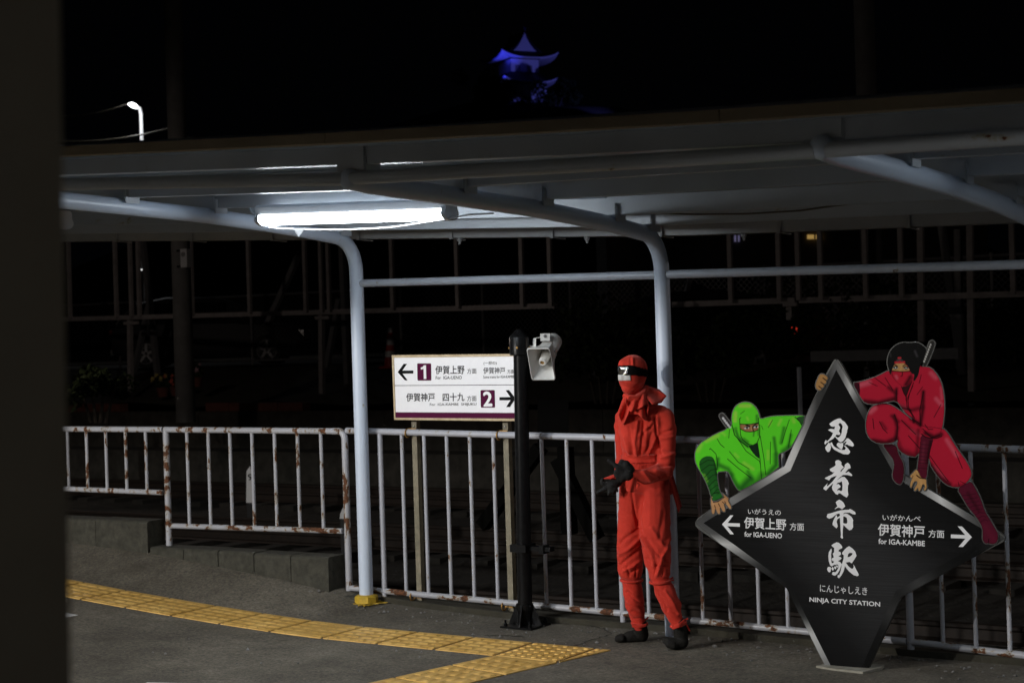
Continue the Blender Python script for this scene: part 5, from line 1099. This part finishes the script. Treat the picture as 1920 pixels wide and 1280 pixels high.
# cars
def car(label, loc, heading, paint, tail_on=False):
    t = thing('parked_car', loc, label, 'car', 'cars in the dark car park'); t.rotation_euler = (0, 0, heading)
    Lh, W = 2.1, .84
    o = np.array(loc)
    def bld(g, name, m, par=t, smooth=True, angle=40):
        g.v = [tuple(np.array(p)+np.array(wloc(par))) for p in g.v]; return g.build(name, m, par, smooth, angle)
    st = [(-2.1,.45,.62,.70),(-2.05,.32,.86,.78),(-1.7,.22,.95,.83),(-.8,.2,.97,.85),(.6,.2,.94,.85),(1.4,.22,.86,.84),(1.95,.28,.74,.78),(2.12,.4,.6,.68)]
    g = G(); rows = []
    for x, z0, z1, wv in st:
        rows.append([(x,-wv*.92,z0),(x,-wv,z0+.12),(x,-wv,(z0+z1)/2),(x,-wv*.96,z1-.04),(x,-wv*.88,z1),(x,0,z1+.03),(x,wv*.88,z1),(x,wv*.96,z1-.04),(x,wv,(z0+z1)/2),(x,wv,z0+.12),(x,wv*.92,z0),(x,0,z0)])
    n = 12; g.add([p for r in rows for p in r], [(i*n+k, (i+1)*n+k, (i+1)*n+(k+1) % n, i*n+(k+1) % n) for i in range(len(st)-1) for k in range(n)]+[tuple(range(n)), tuple(len(st)*n-1-k for k in range(n))])
    bld(g, 'body', paint)
    g = G(); cab = [(-1.95,.88,.70),(-1.55,1.38,.60),(-.9,1.49,.58),(.1,1.47,.58),(.55,1.32,.60),(1.15,.90,.70)]
    rows = [[(x,-.78,.9),(x,-wv,z),(x,-wv*.8,z+.03),(x,wv*.8,z+.03),(x,wv,z),(x,.78,.9)] for x, z, wv in cab]; n = 6
    g.add([p for r in rows for p in r], [(i*n+k, (i+1)*n+k, (i+1)*n+k+1, i*n+k+1) for i in range(len(cab)-1) for k in range(n-1)]); bld(g, 'cabin', paint)
    g = G()
    for s_ in (-1, 1):
        for a, b in ((-1.5,-.55),(-.48,.42)): g.prism([(a,s_*.755,.97),(b,s_*.755,.97),(b-.02,s_*.625,1.37),(a+.1,s_*.625,1.37)], (0, s_*.02, 0))
    g.prism([(-1.98,-.62,.95),(-1.98,.62,.95),(-1.60,.52,1.36),(-1.60,-.52,1.36)], (-.02,0,.02)); g.prism([(1.12,-.62,.95),(1.12,.62,.95),(.60,.52,1.33),(.60,-.52,1.33)], (.02,0,.02))
    bld(g, 'window', M['glass'], smooth=False)
    for x in (-1.3, 1.3):
        for s_ in (-1, 1):
            c = np.array([x, s_*.80, .31]); g = G(); g.lathe(c-[0, s_*.10, 0], (0, s_, 0), [(.2,0),(.30,.01),(.315,.04),(.315,.16),(.30,.19),(.225,.2),(.225,.17)], 24); wh = bld(g, 'wheel', M['tyre'])
            g = G()
            for k in range(5):
                a = k*2*math.pi/5+.3; d = np.array([math.cos(a), 0, math.sin(a)]); e = np.array([-d[2], 0, d[0]]); cc = c+[0, s_*.085, 0]
                g.prism([cc+d*.03-e*.03, cc+d*.215-e*.022, cc+d*.215+e*.022, cc+d*.03+e*.03], (0, -s_*.02, 0))
            g.lathe(c+[0, s_*.05, 0], (0, s_, 0), [(.225,0),(.225,.035),(.205,.04),(.2,.02)], 24); bld(g, 'rim', M['rim'], wh, smooth=False)
    for s_ in (-1, 1):
        g = G(); g.box((-2.12, s_*.60-.12, .72), (-1.98, s_*.60+.16, .84)); bld(g, 'tail_light', M['tail'] if tail_on and s_ > 0 else M['tail_lens'], smooth=False)
        g = G(); g.box((1.95, s_*.52-.16, .60), (2.08, s_*.52+.16, .72)); bld(g, 'headlight', M['chrome'], smooth=False)
    g = G(); g.box((-2.13,-.17,.50), (-2.10,.17,.66)); bld(g, 'licence_plate', M['marker_white'], smooth=False)
    g = G(); g.box((-2.11,-.7,.30), (-2.03,.7,.42)); bld(g, 'bumper', M['car_grey'], smooth=False)
    return t
def ground_at(px, py, z): return onZ(px, py, z)
def carpos(px, D): p = atD(px, 640, D); return (p[0], p[1], 1.365)
pA = atD(400, 640, 36.5); car('dark parked car seen side on behind the chain link fence at left', (pA[0], pA[1], 1.365), R(33), M['car_dark'])
pB = atD(1350, 640, 31.5); car('grey parked car with reflecting rear behind the right post', (pB[0], pB[1], 1.365), R(118), M['car_grey'])
pC = atD(1250, 640, 28.6); car('black parked car with one red tail light glowing beside the hedge', (pC[0], pC[1], .95), R(218), M['car_dark'], True)
# traffic cone by the fence
b = onY(733, 694, 26.2); cn = thing('traffic_cone', (b[0], 26.2, 1.25), 'red and white striped traffic cone standing by the car park fence', 'traffic cone')
g = G(); g.box((b[0]-.18,26.02,1.24),(b[0]+.18,26.38,1.28)); g.build('cone_base', M['cone_red'], cn, smooth=False)
hts = [(0,.13),(.18,.112),(.30,.10),(.42,.085),(.54,.072),(.66,.058),(.76,.045)]
for i in range(6): (h_a, r_a), (h_b, r_b) = hts[i], hts[i+1]; g = G(); g.lathe((b[0],26.2,1.28), (0,0,1), [(r_a,h_a),(r_b,h_b-.001)], 18); g.build('cone_band', M['cone_red'] if i % 2 == 0 else M['cone_white'], cn)
# marker posts by the tracks
def marker(px, py_top, py_mid, py_bot, Y, wpx, label, num=None):
    b = onY(px, py_bot, Y); sc_ = Y/ray(px, py_mid)[1]/F; w_ = wpx*sc_/2
    t = thing('marker_post', (b[0], Y, -.6), label, 'post'); zt_, zm = onY(px, py_top, Y)[2], onY(px, py_mid, Y)[2]
    g = G(); g.prism([(b[0]-w_,Y,zm),(b[0]+w_,Y,zm),(b[0]+w_*.8,Y,zt_-.05),(b[0]+w_*.45,Y,zt_),(b[0]-w_*.6,Y,zt_-.06)], (0,.06,0)); g.build('white_plate', M['marker_white'], t, smooth=False)
    g = G(); g.box((b[0]-w_*.9,Y+.003,-.7),(b[0]+w_*.9,Y+.057,zm-.002)); g.build('post_base', M['marker_black'], t, smooth=False)
    if num: text_at(num, (px-4, py_top+14), (px-4, py_top+26), (px+4, py_top+14), Y-.004, M['marker_black'], t, .02)
marker(469, 874, 942, 985, 15.9, 16, 'white trackside marker post with the figure 9 seen through the rusty fence', '9')
marker(642, 951, 972, 985, 14.0, 12, 'small white trackside marker behind the post with the yellow foot')
g = G(); c = onY(1500, 720, 19.5); g.tube([c-[0,0,1.5], onY(1498, 688, 19.5)], .03, 8); tag(g.build('white_stake', M['pipe']), 'thin white stake in the dark left of the star tip', 'stake')
bs = thing('buffer_stop', onY(1030, 985, 12.5), 'dark steel buffer stop with splayed legs seen through the middle fence', 'buffer stop')
g = G(); g.hexa([onY(x, y, Yq) for y in (838, 748) for x, Yq in ((1008,12.5),(1066,12.5),(1066,12.8),(1008,12.8))]); g.build('head', M['near_black'], bs, smooth=False)
for a, b in (((1014,838),(905,985)),((1046,860),(1120,1010)),((1060,838),(1068,1000))): g = G(); g.bar(onY(*a, 12.6), onY(*b, 12.6), .11, .11); g.build('leg', M['near_black'], bs, smooth=False)
# ---------------- plants
def leaf_mass(name, blobs, n, size, parent=None, seed=1):
    r = np.random.default_rng(seed); g = G()
    wts = np.array([b[3] for b in blobs])**2; wts = wts/wts.sum()
    for _ in range(n):
        b = blobs[r.choice(len(blobs), p=wts)]; d = r.normal(size=3); d /= np.linalg.norm(d); p = np.array(b[:3])+d*b[3]*(r.uniform(.25, 1)**.5)*np.array([1, 1, .9])
        u = r.normal(size=3); u /= np.linalg.norm(u); v_ = np.cross(u, r.normal(size=3)); v_ /= np.linalg.norm(v_); s_ = size*r.uniform(.6, 1.3)
        g.add([p-u*s_, p+v_*s_*.45, p+u*s_, p-v_*s_*.45], [(0,1,2,3)])
    return g.build(name, M['leaf'], parent, smooth=False)
hedges = [(1130, 25.3, 1.2, 'dark leafy bush in the dark left of the right post'), (1560, 24.8, 1.5, 'tall dark bush between the right car and the utility pole'), (1740, 25.4, 1.3, 'dark bush behind the head of the crimson ninja'), (1890, 25.0, 1.2, 'dark bush at the right edge behind the steel frame'), (180, 24.0, .5, 'low shrub on the planting strip at the far left'), (1330, 24.6, .9, 'low dark bush below the parked cars')]
for i, (px, D, hgt, lab) in enumerate(hedges):
    p = atD(px, 640, D); z0 = .9; t = thing('bush', (p[0], p[1], z0), lab, 'bush', 'bushes on the embankment')
    bl = [(p[0]+random.uniform(-1, 1)*hgt*.6, p[1]+random.uniform(-.4, .4), z0+hgt*random.uniform(.3, .95), hgt*random.uniform(.3, .5)) for _ in range(7)]
    leaf_mass('foliage', bl, 2200 if hgt > .6 else 800, .06, t, i+3)
    g = G(); 
    for k in range(4): g.tube([(p[0]+k*.1-.15, p[1], z0-.2), (p[0]+(k-1.5)*.25, p[1], z0+hgt*.7)], [.03, .012], 6)
    g.build('stem', M['bark'], t)
# flowers at the pole foot
for i, (px, py, c, lab) in enumerate([(331, 720, (.45,.08,.05), 'red flowers in a pot at the foot of the utility pole'), (306, 722, (.35,.28,.08), 'yellowish flowers in a pot by the red ones'), (368, 703, (.35,.22,.25), 'pale pink flowers right of the utility pole')]):
    p = onY(px, py+22, 22.7); t = thing('flower_pot', p, lab, 'flower pot'); g = G(); g.lathe(p, (0,0,1), [(.09,0),(.13,.16),(.135,.18),(.12,.18)], 14); g.build('pot', M['brick'], t)
    leaf_mass('foliage', [(p[0], p[1], p[2]+.28, .17)], 160, .05, t, 40+i)
    fm = mat('petals', c, .7)
    for k in range(7):
        q = p+np.array([random.uniform(-.15,.15), random.uniform(-.2,.0), random.uniform(.22,.42)]); g = G(); rr_ = random.uniform(.035, .06)
        ring = [q+rr_*(1 if i % 2 else .45)*(RGT*math.cos(i*math.pi/5)+UPZ*math.sin(i*math.pi/5)) for i in range(10)]; g.add([q-FWD*.02]+ring, [(0, 1+i, 1+(i+1) % 10) for i in range(10)]); g.build('flower', fm, t, smooth=False)
# ---------------- made-up far house; its glowing windows stand in for small distant lamps
hb = atD(1500, 640, 52); hs = thing('house', (hb[0], hb[1], .9), 'made-up dark house beyond the car park, windows standing in for two small lamps', 'house')
def hp(x, y, z): return hb+RGT*x+FWD*y+UPZ*(z-ZC)
g = G(); g.hexa([hp(-6,0,.8),hp(6,0,.8),hp(6,6,.8),hp(-6,6,.8),hp(-6,0,6.0),hp(6,0,6.0),hp(6,6,6.0),hp(-6,6,6.0)]); g.build('wall', M['wall_dark'], hs, smooth=False)
g = G(); g.hexa([hp(-6.5,-.5,6.01),hp(6.5,-.5,6.01),hp(6.5,6.5,6.01),hp(-6.5,6.5,6.01),hp(-6.5,2.9,8.2),hp(6.5,2.9,8.2),hp(6.5,3.1,8.2),hp(-6.5,3.1,8.2)]); g.build('roof', M['tile_roof'], hs, smooth=False)
for cx, cy, wx, hy, mt in ((1528, 444, 14, 4, 'far_lamp_warm'), (1382, 447, 5, 6, 'far_lamp_cool')):
    g = G(); c = [atD(cx+sx*wx, cy+sy*hy, 51.9) for sx, sy in ((-1,1),(1,1),(1,-1),(-1,-1))]; g.prism(c, FWD*.05); wn = g.build('window', M[mt], hs, smooth=False)
    g = G(); a_, b_ = atD(cx, cy-hy, 51.86), atD(cx, cy+hy, 51.86); g.bar(a_, b_, .04, .04); g.build('mullion', M['wall_dark'], wn, smooth=False)
# ---------------- street lamp, wires
D = 60; bt_ = atD(268, 640, D); zp = atD(264, 205, D)[2]
sl = thing('street_lamp', (bt_[0], bt_[1], .9), 'lit white street lamp on a curved pole above the canopy roof', 'street lamp')
g = G(); pts = [bt_*[1,1,0]+[0,0,.9], atD(266,270,D), atD(264.5,215,D), atD(262,203,D), atD(256,199,D), atD(250,198,D)]; g.tube(pts, [.07,.066,.062,.058,.054,.045], 10); g.build('pole', M['lamp_pole'], sl)
g = G(); g.tube([atD(241,194.5,D), atD(248,197,D), atD(257,201,D)], [.04,.09,.07], 10); hd_ = g.build('lamp_head', M['street_glow'], sl)
ld = bpy.data.lights.new('street_light', 'POINT'); ld.energy = 130; ld.color = (.93,.96,1); ld.shadow_soft_size = .3; lo = bpy.data.objects.new('street_light', ld); COL.objects.link(lo); lo.parent = sl; q = atD(247,210,D-1.2); lo.location = [float(a-b) for a, b in zip(q, wloc(sl))]
for (pa, pb_, rr, lab) in (((60,262),(330,238),.03,'overhead wire passing the street lamp'), ((60,215),(250,190),.02,'upper overhead wire running to the street lamp'), ((60,278),(360,258),.02,'lower overhead wire above the canopy roof')):
    a, b = atD(*pa, D-1), atD(*pb_, D-1.6); g = G(); g.tube([a+(b-a)*s-UPZ*.25*math.sin(s*3.14) for s in np.linspace(0, 1, 12)], rr, 6); tag(g.build('overhead_wire', M['cable']), lab, 'wire')
g = G(); q = atD(266, 505.5, 45); g.sphere(q, (.06,.06,.018), 10, 6); wl_ = g.build('wall_lamp', emit('wall_lamp_glow', (1,1,1), 1.2)); tag(wl_, 'tiny white light glowing in the dark car park', 'lamp')
g = G(); b0 = q*[1,1,0]; g.tube([b0+[0,0,1.3], q-[0,0,.03]], .03, 8); g.build('post', M['grey_steel'], wl_)
# ---------------- castle keep on its hill, lit blue
DC = 300; cc = atD(974, 180, DC); ck = thing('castle_keep', cc, 'small distant white castle keep with flared roofs lit blue at night', 'castle')
rot = R(24); ca_, sa_ = math.cos(rot), math.sin(rot)
def cp_(x, y, z): # local: x right, y away, rotated about vertical; z up
    X, Yl = x*ca_-y*sa_, x*sa_+y*ca_; return cc+RGT*X+FWD*Yl+UPZ*z
def boxw(hx, hy, z0, z1, name, mt, par=ck):
    g = G(); g.hexa([cp_(-hx,-hy,z0),cp_(hx,-hy,z0),cp_(hx,hy,z0),cp_(-hx,hy,z0),cp_(-hx,-hy,z1),cp_(hx,-hy,z1),cp_(hx,hy,z1),cp_(-hx,hy,z1)]); return g.build(name, M[mt], par, smooth=False)
def flared(hx, hy, z, tx, ty, zt_, lift, th=.28):
    """hipped roof with concave slopes and lifted corners; returns roof and soffit"""
    n = 14; ring = []
    for side in range(4):
        for k in range(n):
            t = -1+2*k/n
            x, y = [(t*hx,-hy),(hx,t*hy),(-t*hx,hy),(-hx,-t*hy)][side]; ring.append((x, y, lift*abs(t)**3))
    rows = []
    for u in np.linspace(0, 1, 7):
        rows.append([cp_(x*(1-u)+(x/hx*tx)*u, y*(1-u)+(y/hy*ty)*u, z+th+l*(1-u)**2+(zt_-z-th)*u**1.6) for x, y, l in ring])
    g = G(); N_ = len(ring)
    g.add([p for r_ in rows for p in r_], [(i*N_+k, i*N_+(k+1) % N_, (i+1)*N_+(k+1) % N_, (i+1)*N_+k) for i in range(6) for k in range(N_)]); rf = g.build('roof', M['tile_roof'], ck)
    g = G(); out = [cp_(x, y, z+l+th*.98) for x, y, l in ring]; low = [cp_(x*.985, y*.985, z+l) for x, y, l in ring]; inn = [cp_(x*.55, y*.55, z+.45) for x, y, l in ring]
    g.add(out+low+inn, [(k, N_+k, N_+(k+1) % N_, (k+1) % N_) for k in range(N_)]+[(N_+k, 2*N_+k, 2*N_+(k+1) % N_, N_+(k+1) % N_) for k in range(N_)]); g.build('soffit', M['plaster'], rf)
boxw(3.7, 3.7, -4, 1.6, 'wall', 'plaster'); flared(5.3, 5.3, 1.5, 2.75, 2.75, 3.9, .9)
boxw(2.75, 2.75, 3.4, 6.2, 'wall', 'plaster'); flared(5.6, 5.4, 5.9, 2.4, 2.2, 8.4, 1.1)
for x in (-1.4, .9):
    g = G(); g.hexa([cp_(x-.5,-2.83,3.9),cp_(x+.5,-2.83,3.9),cp_(x+.5,-2.74,3.9),cp_(x-.5,-2.74,3.9),cp_(x-.5,-2.83,5.1),cp_(x+.5,-2.83,5.1),cp_(x+.5,-2.74,5.1),cp_(x-.5,-2.74,5.1)]); wn = g.build('window', M['wall_dark'], ck, smooth=False)
    g = G()
    for k in range(4): g.hexa([cp_(x-.4+k*.24+dx,-2.87+dy,z) for z in (3.92, 5.08) for dx, dy in ((0,0),(.07,0),(.07,.03),(0,.03))])
    g.build('lattice', M['plaster'], wn, smooth=False)
# top gable roof: ridge runs away from the viewer, gable faces the front
g = G(); gab = [(-2.7,7.3),(-1.8,8.0),(-1.0,8.95),(-.4,10.0),(0,11.0),(.4,10.0),(1.0,8.95),(1.8,8.0),(2.7,7.3)]
g.prism([cp_(x,-3.0,z) for x, z in gab], cp_(0,.2,0)-cp_(0,0,0)); g.build('gable', M['plaster'], ck, smooth=False)
g = G(); up = [(x*1.12, z+.32) for x, z in gab]
g.grid([[cp_(x, y, z) for x, z in up] for y in (-3.3, 0, 3.3)]); g.grid([[cp_(x, -3.3, z-.22*(k)) for x, z in up] for k in (0, 1)]); rf = g.build('roof', M['tile_roof'], ck, smooth=False)
g = G(); g.box((0,0,0),(0,0,0)); g.v = []; g.f = []
for y in (-3.3, 3.0): g.prism([cp_(-.12,y,11.2),cp_(.12,y,11.2),cp_(.25,y,11.9),cp_(0,y,11.6),cp_(-.2,y,12)], cp_(0,.3,0)-cp_(0,0,0))
g.build('ridge_ornament', M['tile_roof'], rf, smooth=False)
# flood lamps: real fittings on the hill
def flood(pos, aim, power, col, label):
    t = thing('floodlight', pos, label, 'floodlight', 'blue floodlights on the castle hill'); pos = np.array(pos); aim = np.array(aim); dv = (aim-pos)/np.linalg.norm(aim-pos)
    g = G(); g.lathe(pos-dv*.3, dv, [(.12,0),(.2,.1),(.28,.3),(.25,.3),(.1,.05)], 14); g.build('housing', M['marker_black'], t); g = G(); g.tube([pos-[0,0,1.2], pos-dv*.2], .05, 8); g.build('stand', M['marker_black'], t)
    l_ = bpy.data.lights.new('flood_beam', 'SPOT'); l_.energy = power; l_.color = col; l_.spot_size = R(38); l_.spot_blend = .6; l_.shadow_soft_size = .25
    o = bpy.data.objects.new('flood_beam', l_); COL.objects.link(o); o.parent = t; o.location = [float(x) for x in dv*.05]
    o.rotation_euler = Vector([float(x) for x in dv]).to_track_quat('-Z', 'Y').to_euler()
flood(cp_(-9,-9,-1.6), cp_(-3.8,-3.5,8), 3600, (.04,.05,1), 'blue floodlight on the hill left of the castle keep')
flood(cp_(6,-42,-9), cp_(0,-3,6.0), 11000, (.17,.18,1), 'blue floodlight on the hill in front of the castle keep')
# trees round the keep
for i, (px, py, D, hgt, lab) in enumerate([(905, 175, 285, 7, 'dark tree left of the castle keep'), (938, 170, 282, 4.4, 'dark tree covering the lower left of the keep'), (1052, 168, 288, 3.2, 'dark tree hiding the right tip of the lower keep roof'), (1040, 196, 284, 5.4, 'dark tree right of the castle keep'), (985, 214, 283, 3.8, 'dark tree below the castle keep')]):
    c = atD(px, py, D); t = thing('tree', (c[0], c[1], c[2]-hgt-3), lab, 'tree', 'trees on the castle hill')
    bl = [tuple(c+rng.normal(size=3)*[hgt*.32, hgt*.3, hgt*.28])+(hgt*rng.uniform(.2, .34),) for _ in range(9)]
    leaf_mass('crown', bl, 2600, .30, t, 90+i)
    g = G(); g.tube([c-[0,0,hgt+4], c-[0,0,hgt*.5], c+[.3,0,hgt*.3]], [.4,.3,.1], 8); g.tube([c-[0,0,hgt*.5], c+[hgt*.3,0,hgt*.2]], [.2,.06], 6); g.tube([c-[0,0,hgt*.6], c+[-hgt*.3,.5,hgt*.1]], [.2,.06], 6); g.build('trunk', M['bark'], t)
# ================================================================== STATION LAMPS behind the viewer (the platform the photo was taken from)
def station_lamp(x, y, z, power, col, label, sx=1.2, sy=.3, tilt=None):
    t = thing('station_lamp', (x, y, z), label, 'lamp', 'lamps of the platform behind the viewer')
    g = G(); g.box((x-sx/2-.04, y-sy/2-.04, z+.02), (x+sx/2+.04, y+sy/2+.04, z+.14)); g.build('housing', M['housing'], t, smooth=False)
    l_ = bpy.data.lights.new('lamp_light', 'AREA'); l_.shape = 'RECTANGLE'; l_.size = sx; l_.size_y = sy; l_.energy = power; l_.color = col
    o = bpy.data.objects.new('lamp_light', l_); COL.objects.link(o); o.parent = t; o.location = (0, 0, 0)
    if tilt: o.rotation_euler = tilt
sr_ = thing('station_roof', (-3, -2, 0), 'unseen roof of the platform behind the viewer, eave shaped to cut the lamp light', 'roof')
g = G(); g.box((-13, -5, 3.62), (5, .6, 3.72)); g.build('roof_slab', M['deck'], sr_, smooth=False)
g = G(); g.box((-13, .28, 2.925), (5, .36, 3.615)); g.build('eave_board', M['fascia'], sr_, smooth=False)  # unseen eave, its height set to cut off the lamp light
for x in (-12.5, 4.5): g = G(); g.box((x-.1, -2.6, -.1), (x+.1, -2.4, 3.615)); g.build('column', M['pillar'], sr_, smooth=False)
def tube_lamp(x, y, z, power, col, label):
    t = thing('station_lamp', (x, y, z), label, 'lamp', 'lamps of the platform behind the viewer')
    g = G(); g.box((x-.62, y-.05, z+.10), (x+.62, y+.05, z+.16)); g.build('housing', M['housing'], t, smooth=False)
    l_ = bpy.data.lights.new('lamp_light', 'POINT'); l_.energy = power; l_.color = col; l_.shadow_soft_size = .07
    o = bpy.data.objects.new('lamp_light', l_); COL.objects.link(o); o.parent = t
tube_lamp(-9.6, -2.5, 3.3, 2300, (1, .97, .92), 'lit platform lamp far left of the viewer')
tube_lamp(-7.6, -2.5, 3.3, 1100, (1, .97, .92), 'lit platform lamp left of the viewer')
def fill_lamp(x, y, z, power, label):  # unseen lamps added to brighten the background beyond the tracks
    t = thing('fill_lamp', (x, y, -.6), label, 'lamp', 'added fill lamps beside the tracks')
    g = G(); g.tube([(x, y, -.7), (x, y, z*.6), (x, y, z+.2)], [.06, .05, .045], 10); g.build('pole', M['lamp_pole'], t)
    g = G(); g.lathe((x, y, z+.2), (0,0,1), [(.05,0),(.24,.03),(.2,.10),(.05,.16)], 16); g.build('shade', M['housing'], t)
    l_ = bpy.data.lights.new('lamp_light', 'POINT'); l_.energy = power; l_.color = (1, .84, .74); l_.shadow_soft_size = .1
    o = bpy.data.objects.new('lamp_light', l_); COL.objects.link(o); o.parent = t; o.location = (0, -.3, z+.6)
fill_lamp(-18.5, 15.0, 3.6, 150, 'added fill lamp beyond the left edge of the view')
fill_lamp(1.5, 13.5, 3.6, 110, 'added fill lamp beyond the right edge of the view')
